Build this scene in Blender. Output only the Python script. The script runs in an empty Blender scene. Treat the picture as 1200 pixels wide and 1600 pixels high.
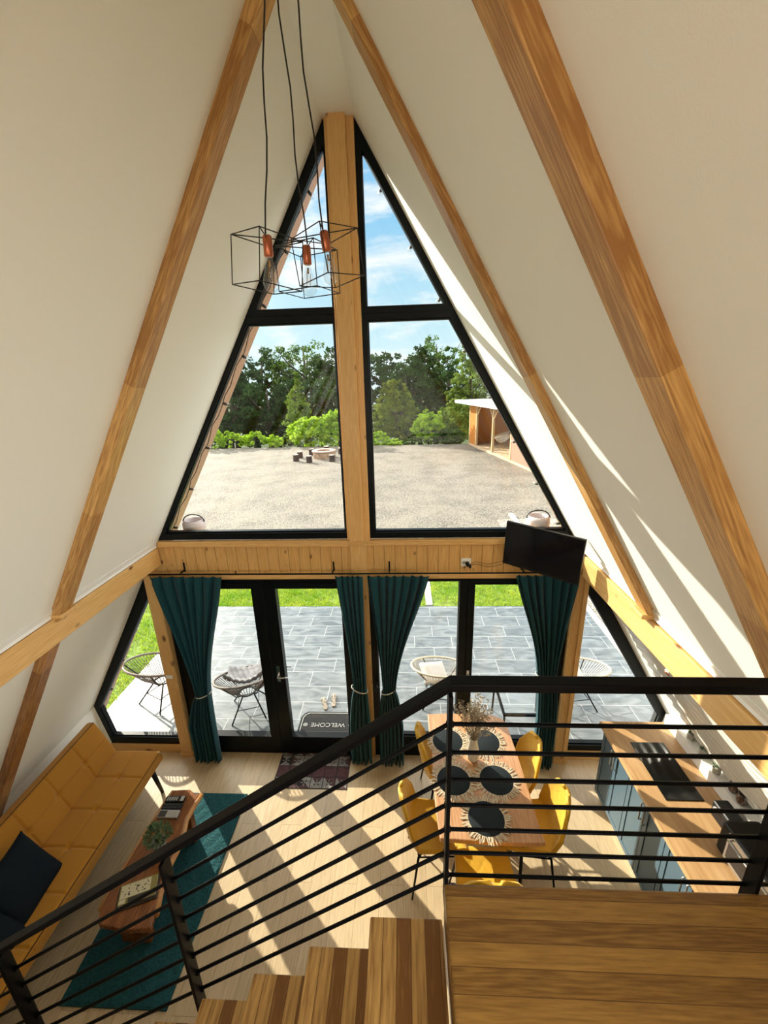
import bpy, bmesh, math, random
import numpy as np
from mathutils import Vector, Matrix, Euler

random.seed(7)
PI = math.pi
SC = bpy.context.scene
COL = SC.collection

# ------------------------------------------------------------------ camera
cam_d = bpy.data.cameras.new('camera')
cam = bpy.data.objects.new('camera', cam_d)
COL.objects.link(cam)
SC.camera = cam
yaw, pit, rol = math.radians(-3.039), math.radians(17.554), math.radians(-1.623)
fw = Vector((math.sin(yaw) * math.cos(pit), math.cos(yaw) * math.cos(pit), -math.sin(pit)))
rt = Vector((math.cos(yaw), -math.sin(yaw), 0))
up = rt.cross(fw)
r2 = math.cos(rol) * rt + math.sin(rol) * up
u2 = -math.sin(rol) * rt + math.cos(rol) * up
M = Matrix((r2, u2, -fw)).transposed().to_4x4()
M.translation = Vector((0.434, -3.589, 3.952))
cam.matrix_world = M
cam_d.sensor_fit = 'HORIZONTAL'
cam_d.sensor_width = 36.0
cam_d.lens = 36.0 * 652.507 / 1200.0
cam_d.clip_start = 0.02
cam_d.clip_end = 500

# ------------------------------------------------------------------ light and exposure
SUN = 7.6
SKY = 1.25
REAR_FILL = 14
ROOF_FILL = 95
SC.view_settings.view_transform = 'Standard'
SC.view_settings.look = 'None'
SC.view_settings.gamma = 1
SC.view_settings.use_curve_mapping = False
SC.view_settings.exposure = 0.40
SC.cycles.use_denoising = True
SC.cycles.max_bounces = 10
SC.cycles.diffuse_bounces = 6
SC.cycles.transparent_max_bounces = 16
SC.cycles.sample_clamp_indirect = 6

sun_d = bpy.data.lights.new('sun', 'SUN')
sun_d.energy = SUN
sun_d.angle = 0.009
sun_d.color = (1.0, 0.92, 0.76)
sun = bpy.data.objects.new('sun', sun_d)
COL.objects.link(sun)
sun.rotation_euler = Vector((0.69, -0.72, -0.43)).to_track_quat('-Z', 'Y').to_euler()

world = bpy.data.worlds.new('world')
SC.world = world
world.use_nodes = True
W = world.node_tree
W.nodes.clear()


def wn(t, **k):
    n = W.nodes.new(t)
    for a, b in k.items():
        setattr(n, a, b)
    return n


wo = wn('ShaderNodeOutputWorld')
wb = wn('ShaderNodeBackground')
wb.inputs[1].default_value = SKY
tc = wn('ShaderNodeTexCoord')
sx = wn('ShaderNodeSeparateXYZ')
W.links.new(tc.outputs['Generated'], sx.inputs[0])
rp = wn('ShaderNodeValToRGB')
rp.color_ramp.elements[0].position = 0.0
rp.color_ramp.elements[0].color = (0.50, 0.62, 0.64, 1)
rp.color_ramp.elements[1].position = 0.62
rp.color_ramp.elements[1].color = (0.11, 0.28, 0.56, 1)
e = rp.color_ramp.elements.new(0.12)
e.color = (0.38, 0.56, 0.63, 1)
e = rp.color_ramp.elements.new(0.3)
e.color = (0.20, 0.42, 0.60, 1)
W.links.new(sx.outputs[2], rp.inputs[0])
mp = wn('ShaderNodeMapping')
mp.inputs['Scale'].default_value = (2.2, 2.2, 7.0)
mp.inputs['Location'].default_value = (0.35, 0.2, 0.1)
W.links.new(tc.outputs['Generated'], mp.inputs[0])
nz = wn('ShaderNodeTexNoise')
nz.inputs['Scale'].default_value = 2.0
nz.inputs['Detail'].default_value = 8
nz.inputs['Roughness'].default_value = 0.62
nz.inputs['Distortion'].default_value = 0.4
W.links.new(mp.outputs[0], nz.inputs[0])
cr = wn('ShaderNodeValToRGB')
cr.color_ramp.elements[0].position = 0.5
cr.color_ramp.elements[0].color = (0, 0, 0, 1)
cr.color_ramp.elements[1].position = 0.68
cr.color_ramp.elements[1].color = (0.95, 0.95, 0.95, 1)
W.links.new(nz.outputs[0], cr.inputs[0])
mx = wn('ShaderNodeMixRGB')
mx.inputs[2].default_value = (0.70, 0.70, 0.68, 1)
W.links.new(cr.outputs[0], mx.inputs[0])
W.links.new(rp.outputs[0], mx.inputs[1])
dt_ = wn('ShaderNodeVectorMath', operation='DOT_PRODUCT')
sdv = Vector((-0.69, 0.72, 0.43)).normalized()
dt_.inputs[1].default_value = sdv
W.links.new(tc.outputs['Generated'], dt_.inputs[0])
mxm = wn('ShaderNodeMath', operation='MAXIMUM')
mxm.inputs[1].default_value = 0.0
W.links.new(dt_.outputs['Value'], mxm.inputs[0])
pwm = wn('ShaderNodeMath', operation='POWER')
pwm.inputs[1].default_value = 28.0
W.links.new(mxm.outputs[0], pwm.inputs[0])
gm = wn('ShaderNodeMixRGB', blend_type='ADD')
gm.inputs[0].default_value = 1.0
gs = wn('ShaderNodeMixRGB', blend_type='MULTIPLY')
gs.inputs[0].default_value = 1.0
gs.inputs[2].default_value = (5.0, 4.5, 3.7, 1)
W.links.new(pwm.outputs[0], gs.inputs[1])
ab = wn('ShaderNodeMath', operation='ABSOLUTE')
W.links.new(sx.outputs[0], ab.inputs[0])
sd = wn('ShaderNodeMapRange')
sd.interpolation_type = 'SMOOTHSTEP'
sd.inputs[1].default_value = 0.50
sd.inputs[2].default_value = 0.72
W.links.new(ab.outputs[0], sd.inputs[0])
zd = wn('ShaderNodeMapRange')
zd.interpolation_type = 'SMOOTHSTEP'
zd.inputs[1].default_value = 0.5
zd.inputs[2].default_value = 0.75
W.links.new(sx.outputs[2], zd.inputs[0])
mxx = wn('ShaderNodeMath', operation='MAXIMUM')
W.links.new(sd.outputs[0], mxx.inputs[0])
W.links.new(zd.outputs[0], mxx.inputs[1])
bank = wn('ShaderNodeMixRGB')  # sky brightened to the sides and overhead, added to light the inner slopes
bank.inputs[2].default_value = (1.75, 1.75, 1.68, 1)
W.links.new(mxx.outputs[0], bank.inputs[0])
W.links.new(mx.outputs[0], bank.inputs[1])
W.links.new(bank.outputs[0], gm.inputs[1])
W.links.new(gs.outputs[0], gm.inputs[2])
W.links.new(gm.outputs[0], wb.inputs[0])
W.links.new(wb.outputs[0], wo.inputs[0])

# added fill light for the upper walls, unseen behind the camera
al_d = bpy.data.lights.new('rear_fill_light', 'AREA')
al_d.shape = 'RECTANGLE'
al_d.size = 0.52
al_d.size_y = 1.45
al_d.energy = REAR_FILL
al_d.color = (1.0, 0.99, 0.95)
al = bpy.data.objects.new('rear_fill_light', al_d)
COL.objects.link(al)
al.location = (-0.81, -6.9, 3.25)
al.rotation_euler = (math.radians(90), 0, 0)

# added fill light for the left wall, on the right slope behind the camera
sk_d = bpy.data.lights.new('roof_fill_light', 'AREA')
sk_d.shape = 'RECTANGLE'
sk_d.size = 0.85
sk_d.size_y = 1.5
sk_d.energy = ROOF_FILL
sk_d.color = (1.0, 1.0, 0.95)
sk = bpy.data.objects.new('roof_fill_light', sk_d)
COL.objects.link(sk)
_n = Vector((-1, 0, -0.58408)).normalized()
_x = Vector((-0.58408, 0, 1)).normalized()
_t = (Matrix.Rotation(math.radians(8), 3, _x) @ _n)
if _t.y > 0:
    _t = Matrix.Rotation(math.radians(-8), 3, _x) @ _n
sk.location = Vector((3.442 - 0.58408 * 3.15, -5.0, 3.15)) + _n * 0.14
_zz = -_t
_yy = _zz.cross(_x)
sk.rotation_euler = Matrix((_x, _yy, _zz)).transposed().to_euler()

# ------------------------------------------------------------------ materials


def newmat(name):
    m = bpy.data.materials.new(name)
    m.use_nodes = True
    nt = m.node_tree
    b = nt.nodes['Principled BSDF']
    return m, nt, b


def C4(c):
    return (c[0], c[1], c[2], 1)


def plain(name, col, rough=0.5, metal=0.0, spec=0.5, bump=0.0, bscale=60.0, var=0.0, trans=0.0, sheen=0.0, coat=0.0):
    m, nt, b = newmat(name)
    b.inputs['Base Color'].default_value = C4(col)
    b.inputs['Roughness'].default_value = rough
    b.inputs['Metallic'].default_value = metal
    b.inputs['Specular IOR Level'].default_value = spec
    b.inputs['Transmission Weight'].default_value = trans
    b.inputs['Sheen Weight'].default_value = sheen
    b.inputs['Coat Weight'].default_value = coat
    if bump or var:
        t = nt.nodes.new('ShaderNodeTexCoord')
        n = nt.nodes.new('ShaderNodeTexNoise')
        n.inputs['Scale'].default_value = bscale
        n.inputs['Detail'].default_value = 5
        nt.links.new(t.outputs['Object'], n.inputs[0])
        if bump:
            bp = nt.nodes.new('ShaderNodeBump')
            bp.inputs['Strength'].default_value = bump
            bp.inputs['Distance'].default_value = 0.01
            nt.links.new(n.outputs[0], bp.inputs['Height'])
            nt.links.new(bp.outputs[0], b.inputs['Normal'])
        if var:
            r = nt.nodes.new('ShaderNodeValToRGB')
            r.color_ramp.elements[0].position = 0.3
            r.color_ramp.elements[1].position = 0.7
            r.color_ramp.elements[0].color = C4([c * (1 - var) for c in col])
            r.color_ramp.elements[1].color = C4([min(1, c * (1 + var)) for c in col])
            nt.links.new(n.outputs[0], r.inputs[0])
            nt.links.new(r.outputs[0], b.inputs['Base Color'])
    return m


def wood(name, light, dark, axis='y', grain=9.0, rough=0.42, plank=None, seam=0.35, knots=0.0, seg=0.0, contrast=1.0, ring=0.5):
    """grain runs along AXIS of the object's own coordinates; plank=(width, length) splits it into boards."""
    m, nt, b = newmat(name)
    L = nt.links.new
    N = nt.nodes.new
    t = N('ShaderNodeTexCoord')
    sc = {'x': (0.07, 1, 1), 'y': (1, 0.07, 1), 'z': (1, 1, 0.07)}[axis]
    src = t.outputs['Object']
    shade = None
    if plank:
        w, ln = plank
        rot = N('ShaderNodeMapping')
        if axis == 'y':
            rot.inputs['Rotation'].default_value = (0, 0, PI / 2)
        elif axis == 'z':
            rot.inputs['Rotation'].default_value = (0, PI / 2, 0)
            # boards standing upright: swap so that rows follow x
            rot.inputs['Rotation'].default_value = (PI / 2, 0, PI / 2)
        L(src, rot.inputs[0])
        br = N('ShaderNodeTexBrick')
        br.offset = 0.37
        br.inputs['Scale'].default_value = 1.0
        br.inputs['Brick Width'].default_value = ln
        br.inputs['Row Height'].default_value = w
        br.inputs['Mortar Size'].default_value = 0.0012
        br.inputs['Mortar Smooth'].default_value = 0.2
        br.inputs['Color1'].default_value = (0, 0, 0, 1)
        br.inputs['Color2'].default_value = (1, 1, 1, 1)
        br.inputs['Mortar'].default_value = (0.5, 0.5, 0.5, 1)
        L(rot.outputs[0], br.inputs[0])
        shade = br
        # shift the grain from board to board
        add = N('ShaderNodeVectorMath')
        add.operation = 'MULTIPLY_ADD'
        add.inputs[1].default_value = (7.3, 5.1, 3.7)
        L(br.outputs['Color'], add.inputs[0])
        L(src, add.inputs[2])
        gsrc = add.outputs[0]
    else:
        gsrc = src
    mp_ = N('ShaderNodeMapping')
    mp_.inputs['Scale'].default_value = [s * grain for s in sc]
    L(gsrc, mp_.inputs[0])
    n1 = N('ShaderNodeTexNoise')
    n1.inputs['Scale'].default_value = 1.0
    n1.inputs['Detail'].default_value = 3
    n1.inputs['Distortion'].default_value = 0.6
    L(mp_.outputs[0], n1.inputs[0])
    # growth rings: a sawtooth of the slow noise
    mul = N('ShaderNodeMath')
    mul.operation = 'MULTIPLY'
    mul.inputs[1].default_value = 9.0
    L(n1.outputs[0], mul.inputs[0])
    frac = N('ShaderNodeMath')
    frac.operation = 'PINGPONG'
    frac.inputs[1].default_value = 0.5
    L(mul.outputs[0], frac.inputs[0])
    m2 = N('ShaderNodeMapping')
    m2.inputs['Scale'].default_value = [s * grain * 9 for s in sc]
    L(gsrc, m2.inputs[0])
    n2 = N('ShaderNodeTexNoise')
    n2.inputs['Scale'].default_value = 1.0
    n2.inputs['Detail'].default_value = 4
    L(m2.outputs[0], n2.inputs[0])
    a = N('ShaderNodeMath')
    a.operation = 'MULTIPLY_ADD'
    a.inputs[1].default_value = ring
    L(frac.outputs[0], a.inputs[0])
    L(n2.outputs[0], a.inputs[2])
    last = a.outputs[0]
    if plank:
        a2 = N('ShaderNodeMath')
        a2.operation = 'MULTIPLY_ADD'
        a2.inputs[1].default_value = seam
        L(br.outputs['Color'], a2.inputs[0])
        L(last, a2.inputs[2])
        last = a2.outputs[0]
    elif seg:
        sp = N('ShaderNodeSeparateXYZ')
        L(src, sp.inputs[0])
        dv = N('ShaderNodeMath')
        dv.operation = 'DIVIDE'
        dv.inputs[1].default_value = seg
        L(sp.outputs['xyz'.index(axis)], dv.inputs[0])
        fl = N('ShaderNodeMath')
        fl.operation = 'FLOOR'
        L(dv.outputs[0], fl.inputs[0])
        wn_ = N('ShaderNodeTexWhiteNoise')
        wn_.noise_dimensions = '1D'
        L(fl.outputs[0], wn_.inputs['W'])
        a2 = N('ShaderNodeMath')
        a2.operation = 'MULTIPLY_ADD'
        a2.inputs[1].default_value = 0.3
        L(wn_.outputs[0], a2.inputs[0])
        L(last, a2.inputs[2])
        last = a2.outputs[0]
    rp_ = N('ShaderNodeValToRGB')
    mid = 0.5 + ring * 0.25 + (seam * 0.5 if plank else (0.15 if seg else 0))
    rp_.color_ramp.elements[0].position = max(0, mid - 0.32 / contrast)
    rp_.color_ramp.elements[0].color = C4(light)
    rp_.color_ramp.elements[1].position = min(1.0, mid + 0.32 / contrast)
    rp_.color_ramp.elements[1].color = C4(dark)
    L(last, rp_.inputs[0])
    out = rp_.outputs[0]
    if plank:
        mm = N('ShaderNodeMixRGB')
        mm.blend_type = 'MULTIPLY'
        mm.inputs[2].default_value = (0.45, 0.38, 0.3, 1)
        L(br.outputs['Fac'], mm.inputs[0])
        L(out, mm.inputs[1])
        out = mm.outputs[0]
    if knots:
        km = N('ShaderNodeMapping')
        km.inputs['Scale'].default_value = [1.0 if s == 1 else 0.5 for s in sc]
        L(src, km.inputs[0])
        vo = N('ShaderNodeTexVoronoi')
        vo.inputs['Scale'].default_value = knots * 1.8
        L(km.outputs[0], vo.inputs['Vector'])
        kr = N('ShaderNodeValToRGB')
        kr.color_ramp.elements[0].position = 0.05
        kr.color_ramp.elements[0].color = (1, 1, 1, 1)
        kr.color_ramp.elements[1].position = 0.15
        kr.color_ramp.elements[1].color = (0, 0, 0, 1)
        L(vo.outputs['Distance'], kr.inputs[0])
        km2 = N('ShaderNodeMixRGB')
        km2.inputs[2].default_value = (0.16, 0.06, 0.02, 1)
        L(kr.outputs[0], km2.inputs[0])
        L(out, km2.inputs[1])
        out = km2.outputs[0]
    L(out, b.inputs['Base Color'])
    b.inputs['Roughness'].default_value = rough
    bp = N('ShaderNodeBump')
    bp.inputs['Strength'].default_value = 0.12
    bp.inputs['Distance'].default_value = 0.003
    L(n2.outputs[0], bp.inputs['Height'])
    L(bp.outputs[0], b.inputs['Normal'])
    return m


def glass_pane(name, f0=0.05):
    m = bpy.data.materials.new(name)
    m.use_nodes = True
    nt = m.node_tree
    nt.nodes.clear()
    N = nt.nodes.new
    L = nt.links.new
    o = N('ShaderNodeOutputMaterial')
    mix = N('ShaderNodeMixShader')
    tr = N('ShaderNodeBsdfTransparent')
    tr.inputs[0].default_value = (0.97, 0.985, 0.98, 1)
    gl = N('ShaderNodeBsdfGlossy')
    gl.inputs['Roughness'].default_value = 0.0
    lw = N('ShaderNodeLayerWeight')
    lw.inputs[0].default_value = 0.5
    pw = N('ShaderNodeMath')
    pw.operation = 'POWER'
    pw.inputs[1].default_value = 5
    ma = N('ShaderNodeMath')
    ma.operation = 'MULTIPLY_ADD'
    ma.inputs[1].default_value = 0.6
    ma.inputs[2].default_value = f0
    L(lw.outputs['Facing'], pw.inputs[0])
    L(pw.outputs[0], ma.inputs[0])
    L(ma.outputs[0], mix.inputs[0])
    L(tr.outputs[0], mix.inputs[1])
    L(gl.outputs[0], mix.inputs[2])
    L(mix.outputs[0], o.inputs[0])
    return m


def leafmat(name, c1, c2, tr=0.45, scale=1.2):
    m = bpy.data.materials.new(name)
    m.use_nodes = True
    nt = m.node_tree
    nt.nodes.clear()
    N = nt.nodes.new
    L = nt.links.new
    o = N('ShaderNodeOutputMaterial')
    t = N('ShaderNodeTexCoord')
    n = N('ShaderNodeTexNoise')
    n.inputs['Scale'].default_value = scale
    n.inputs['Detail'].default_value = 6
    L(t.outputs['Object'], n.inputs[0])
    r = N('ShaderNodeValToRGB')
    r.color_ramp.elements[0].position = 0.35
    r.color_ramp.elements[1].position = 0.65
    r.color_ramp.elements[0].color = C4(c1)
    r.color_ramp.elements[1].color = C4(c2)
    L(n.outputs[0], r.inputs[0])
    d = N('ShaderNodeBsdfDiffuse')
    tl = N('ShaderNodeBsdfTranslucent')
    mix = N('ShaderNodeMixShader')
    mix.inputs[0].default_value = tr
    L(r.outputs[0], d.inputs[0])
    L(r.outputs[0], tl.inputs[0])
    L(d.outputs[0], mix.inputs[1])
    L(tl.outputs[0], mix.inputs[2])
    L(mix.outputs[0], o.inputs[0])
    return m


def stone(name, c1, c2, scale, bump=0.6, rough=0.85, dist=0.01):
    m, nt, b = newmat(name)
    N = nt.nodes.new
    L = nt.links.new
    t = N('ShaderNodeTexCoord')
    v = N('ShaderNodeTexVoronoi')
    v.inputs['Scale'].default_value = scale
    L(t.outputs['Object'], v.inputs['Vector'])
    n = N('ShaderNodeTexNoise')
    n.inputs['Scale'].default_value = 0.9
    n.inputs['Detail'].default_value = 7
    L(t.outputs['Object'], n.inputs[0])
    sp = N('ShaderNodeSeparateXYZ')
    L(v.outputs['Color'], sp.inputs[0])
    ad = N('ShaderNodeMath')
    ad.operation = 'MULTIPLY_ADD'
    ad.inputs[1].default_value = 0.6
    L(sp.outputs[0], ad.inputs[0])
    L(n.outputs[0], ad.inputs[2])
    r = N('ShaderNodeValToRGB')
    r.color_ramp.elements[0].position = 0.4
    r.color_ramp.elements[0].color = C4(c1)
    r.color_ramp.elements[1].position = 1.1 if False else 1.0
    r.color_ramp.elements[1].color = C4(c2)
    L(ad.outputs[0], r.inputs[0])
    L(r.outputs[0], b.inputs['Base Color'])
    b.inputs['Roughness'].default_value = rough
    bp = N('ShaderNodeBump')
    bp.inputs['Strength'].default_value = bump
    bp.inputs['Distance'].default_value = dist
    bp.invert = True
    L(v.outputs['Distance'], bp.inputs['Height'])
    L(bp.outputs[0], b.inputs['Normal'])
    return m


def patio_mat():
    m, nt, b = newmat('patio_tile')
    N = nt.nodes.new
    L = nt.links.new
    t = N('ShaderNodeTexCoord')
    mp_ = N('ShaderNodeMapping')
    mp_.inputs['Location'].default_value = (0.04, 0.015, 0)
    L(t.outputs['Object'], mp_.inputs[0])
    br = N('ShaderNodeTexBrick')
    br.offset = 0.5
    br.inputs['Scale'].default_value = 1
    br.inputs['Brick Width'].default_value = 0.6
    br.inputs['Row Height'].default_value = 0.3
    br.inputs['Mortar Size'].default_value = 0.0035
    br.inputs['Color1'].default_value = (0, 0, 0, 1)
    br.inputs['Color2'].default_value = (1, 1, 1, 1)
    L(mp_.outputs[0], br.inputs[0])
    add = N('ShaderNodeVectorMath')
    add.operation = 'MULTIPLY_ADD'
    add.inputs[1].default_value = (9, 4, 3)
    L(br.outputs['Color'], add.inputs[0])
    L(t.outputs['Object'], add.inputs[2])
    m2 = N('ShaderNodeMapping')
    m2.inputs['Rotation'].default_value = (0, 0, 0.5)
    m2.inputs['Scale'].default_value = (2.0, 7.0, 1)
    L(add.outputs[0], m2.inputs[0])
    n = N('ShaderNodeTexNoise')
    n.inputs['Scale'].default_value = 1.2
    n.inputs['Detail'].default_value = 8
    n.inputs['Distortion'].default_value = 1.6
    L(m2.outputs[0], n.inputs[0])
    r = N('ShaderNodeValToRGB')
    r.color_ramp.elements[0].position = 0.3
    r.color_ramp.elements[0].color = (0.065, 0.082, 0.088, 1)
    r.color_ramp.elements[1].position = 0.72
    r.color_ramp.elements[1].color = (0.21, 0.235, 0.245, 1)
    L(n.outputs[0], r.inputs[0])
    mm = N('ShaderNodeMixRGB')
    mm.inputs[2].default_value = (0.45, 0.46, 0.46, 1)
    L(br.outputs['Fac'], mm.inputs[0])
    L(r.outputs[0], mm.inputs[1])
    L(mm.outputs[0], b.inputs['Base Color'])
    b.inputs['Roughness'].default_value = 0.28
    b.inputs['Specular IOR Level'].default_value = 0.8
    return m


def ringmat(name, c1, c2):
    """woven spiral of a round mat, in the mat's own coordinates"""
    m, nt, b = newmat(name)
    N = nt.nodes.new
    L = nt.links.new
    t = N('ShaderNodeTexCoord')
    ln = N('ShaderNodeVectorMath')
    ln.operation = 'LENGTH'
    L(t.outputs['Object'], ln.inputs[0])
    mu = N('ShaderNodeMath')
    mu.operation = 'MULTIPLY'
    mu.inputs[1].default_value = 120
    L(ln.outputs['Value'], mu.inputs[0])
    pp = N('ShaderNodeMath')
    pp.operation = 'PINGPONG'
    pp.inputs[1].default_value = 0.5
    L(mu.outputs[0], pp.inputs[0])
    r = N('ShaderNodeValToRGB')
    r.color_ramp.elements[0].color = C4(c1)
    r.color_ramp.elements[1].color = C4(c2)
    r.color_ramp.elements[1].position = 0.5
    L(pp.outputs[0], r.inputs[0])
    L(r.outputs[0], b.inputs['Base Color'])
    b.inputs['Roughness'].default_value = 0.8
    b.inputs['Specular IOR Level'].default_value = 0.12
    bp = N('ShaderNodeBump')
    bp.inputs['Strength'].default_value = 0.5
    bp.inputs['Distance'].default_value = 0.004
    L(pp.outputs[0], bp.inputs['Height'])
    L(bp.outputs[0], b.inputs['Normal'])
    return m


MT = {}
MT['paint'] = plain('wall_paint', (0.86, 0.87, 0.82), 0.75, bump=0.05, bscale=180)
MT['white'] = plain('white_gloss_paint', (0.86, 0.86, 0.83), 0.35)
MT['whitepan'] = plain('white_relief_panel', (0.72, 0.70, 0.64), 0.2)
MT['black'] = plain('black_frame', (0.004, 0.006, 0.007), 0.35, spec=0.15)
MT['blackmetal'] = plain('black_steel', (0.003, 0.003, 0.0035), 0.45, metal=0.0, spec=0.08, bump=0.05, bscale=90)
MT['wire'] = plain('black_wire', (0.008, 0.008, 0.008), 0.4)
MT['pine'] = wood('pine_trim', (0.78, 0.50, 0.20), (0.62, 0.34, 0.105), 'z', grain=14, knots=3.2, ring=0.4)
MT['pinepost'] = wood('pine_post', (0.78, 0.50, 0.20), (0.62, 0.34, 0.105), 'z', grain=14, knots=4.5, ring=0.4)
MT['pinex'] = wood('pine_trim_across', (0.78, 0.50, 0.20), (0.62, 0.34, 0.105), 'x', grain=14, knots=3.2, ring=0.4)
MT['board'] = wood('pine_board', (0.76, 0.47, 0.18), (0.58, 0.31, 0.09), 'z', grain=12, knots=5.5, ring=0.4, rough=0.35)
MT['purlin'] = wood('honey_beam', (0.80, 0.52, 0.21), (0.66, 0.37, 0.12), 'y', grain=10, knots=4.2, ring=0.5)
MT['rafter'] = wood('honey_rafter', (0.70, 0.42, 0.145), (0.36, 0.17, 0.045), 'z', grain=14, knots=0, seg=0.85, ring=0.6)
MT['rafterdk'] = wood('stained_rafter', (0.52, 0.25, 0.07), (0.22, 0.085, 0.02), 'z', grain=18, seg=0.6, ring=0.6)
MT['floor'] = wood('oak_floor', (0.64, 0.50, 0.31), (0.45, 0.335, 0.195), 'y', grain=12, plank=(0.19, 1.25), seam=0.25, rough=0.35, ring=0.35, contrast=0.9)
MT['tread'] = wood('stair_wood', (0.54, 0.32, 0.10), (0.20, 0.085, 0.018), 'y', grain=12, plank=(0.045, 0.6), seam=0.65, rough=0.4, ring=0.35)
MT['landing'] = wood('landing_wood', (0.38, 0.205, 0.045), (0.15, 0.068, 0.012), 'x', grain=16, plank=(0.055, 3.0), seam=0.35, rough=0.4, ring=0.3, contrast=0.8)
MT['table'] = wood('table_wood', (0.60, 0.34, 0.17), (0.38, 0.18, 0.075), 'y', grain=8, ring=0.5, rough=0.3)
MT['ctable'] = wood('coffee_table_wood', (0.32, 0.115, 0.032), (0.11, 0.035, 0.01), 'y', grain=14, ring=0.7, rough=0.22)
MT['bark'] = wood('live_edge', (0.62, 0.32, 0.10), (0.36, 0.15, 0.04), 'y', grain=18, ring=0.5, rough=0.3)
MT['counter'] = wood('counter_wood', (0.60, 0.38, 0.185), (0.42, 0.235, 0.10), 'y', grain=6, ring=0.4, rough=0.3, knots=1.3)
MT['soffit'] = wood('soffit_board', (0.56, 0.33, 0.20), (0.40, 0.22, 0.13), 'x', grain=12, ring=0.4, plank=(0.12, 3.0), seam=0.15)
MT['shedwood'] = wood('shed_wood', (0.62, 0.25, 0.06), (0.45, 0.15, 0.03), 'z', grain=8)
MT['shedpale'] = plain('shed_pale', (0.55, 0.40, 0.25), 0.7, var=0.15, bscale=5)
MT['glass'] = glass_pane('window_glass')
MT['curtain'] = plain('teal_curtain', (0.006, 0.052, 0.066), 0.8, spec=0.2, sheen=0.08, bump=0.15, bscale=300)
MT['teallt'] = plain('light_teal_curtain', (0.12, 0.35, 0.42), 0.8, bump=0.1, bscale=200)
MT['rope'] = plain('white_cord', (0.6, 0.6, 0.55), 0.8)
MT['mustard'] = plain('mustard_fabric', (0.46, 0.20, 0.010), 0.85, bump=0.35, bscale=420, var=0.07, sheen=0.15)
MT['pipe'] = plain('dark_piping', (0.03, 0.015, 0.01), 0.7)
MT['yellow'] = plain('yellow_velvet', (0.60, 0.335, 0.005), 0.6, sheen=0.2, bump=0.12, bscale=200, var=0.06)
MT['rug'] = plain('teal_rug', (0.015, 0.075, 0.085), 0.95, bump=1.0, bscale=55, var=0.25, spec=0.2)
MT['navy'] = plain('navy_velvet', (0.0025, 0.008, 0.015), 0.75, bump=0.3, bscale=14, spec=0.2)
MT['copper'] = plain('copper', (0.50, 0.16, 0.085), 0.3, metal=0.85)
MT['brass'] = plain('warm_filament', (0.55, 0.3, 0.12), 0.3, metal=1.0)
MT['bulb'] = glass_pane('bulb_glass', 0.10)
MT['chrome'] = plain('chrome', (0.75, 0.75, 0.75), 0.15, metal=1.0)
MT['silver'] = plain('brushed_steel', (0.5, 0.5, 0.48), 0.3, metal=0.9)
MT['screen'] = plain('screen', (0.004, 0.005, 0.009), 0.08, spec=0.7)
MT['blackgloss'] = plain('black_glass', (0.004, 0.005, 0.005), 0.08, spec=0.3)
MT['blackpl'] = plain('black_plastic', (0.009, 0.009, 0.009), 0.4, spec=0.25)
MT['cab'] = plain('slate_blue_cabinet', (0.07, 0.12, 0.155), 0.4)
MT['cabdark'] = plain('dark_cabinet_panel', (0.02, 0.028, 0.035), 0.35)
MT['ceramic'] = plain('cream_ceramic', (0.80, 0.77, 0.68), 0.45)
MT['dried'] = plain('dried_flowers', (0.42, 0.35, 0.26), 0.9, var=0.35, bscale=40)
MT['mat'] = ringmat('woven_mat', (0.008, 0.013, 0.016), (0.028, 0.036, 0.04))
MT['fringe'] = plain('raffia_fringe', (0.56, 0.47, 0.33), 0.9, var=0.2, bscale=50)
MT['rattan'] = plain('grey_rattan', (0.16, 0.13, 0.11), 0.6)
MT['rattanlt'] = plain('pale_rattan', (0.52, 0.45, 0.33), 0.6)
MT['greycush'] = plain('grey_cushion', (0.16, 0.16, 0.17), 0.9, var=0.2, bscale=9)
MT['whitecush'] = plain('white_cushion', (0.62, 0.6, 0.56), 0.9)
MT['rubber'] = plain('rubber_mat', (0.012, 0.013, 0.015), 0.8, spec=0.2, bump=0.6, bscale=120)
MT['rubberlt'] = plain('worn_rubber', (0.28, 0.28, 0.27), 0.7)
MT['sandal'] = plain('pale_sandal', (0.26, 0.22, 0.17), 0.7)
MT['patio'] = patio_mat()
MT['gravel'] = stone('gravel', (0.09, 0.078, 0.062), (0.23, 0.205, 0.165), 24, bump=0.7, dist=0.02)
MT['gravelc'] = stone('coarse_gravel', (0.12, 0.10, 0.08), (0.42, 0.38, 0.33), 34, bump=1.0, dist=0.03)
MT['concrete'] = plain('concrete', (0.45, 0.43, 0.40), 0.85, var=0.12, bscale=20)
MT['soil'] = plain('lawn_soil', (0.14, 0.21, 0.035), 0.95, var=0.4, bscale=7)
MT['bank'] = plain('wooded_ground', (0.05, 0.08, 0.02), 0.95, var=0.4, bscale=1.0)
MT['grass'] = leafmat('grass_blades', (0.20, 0.38, 0.02), (0.46, 0.55, 0.06), 0.4, 2.5)
MT['leaf_dark'] = leafmat('dark_leaves', (0.018, 0.045, 0.014), (0.05, 0.10, 0.03), 0.3)
MT['leaf_mid'] = leafmat('mid_leaves', (0.05, 0.11, 0.02), (0.13, 0.21, 0.05), 0.4)
MT['leaf_olive'] = leafmat('olive_leaves', (0.07, 0.11, 0.018), (0.22, 0.26, 0.05), 0.4)
MT['leaf_lime'] = leafmat('lime_leaves', (0.26, 0.44, 0.025), (0.50, 0.66, 0.08), 0.5)
MT['leaf_conifer'] = leafmat('yellow_green_leaves', (0.11, 0.18, 0.03), (0.25, 0.34, 0.07), 0.4)
MT['trunk'] = plain('tree_bark', (0.07, 0.05, 0.035), 0.95, var=0.3, bscale=8)
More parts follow.
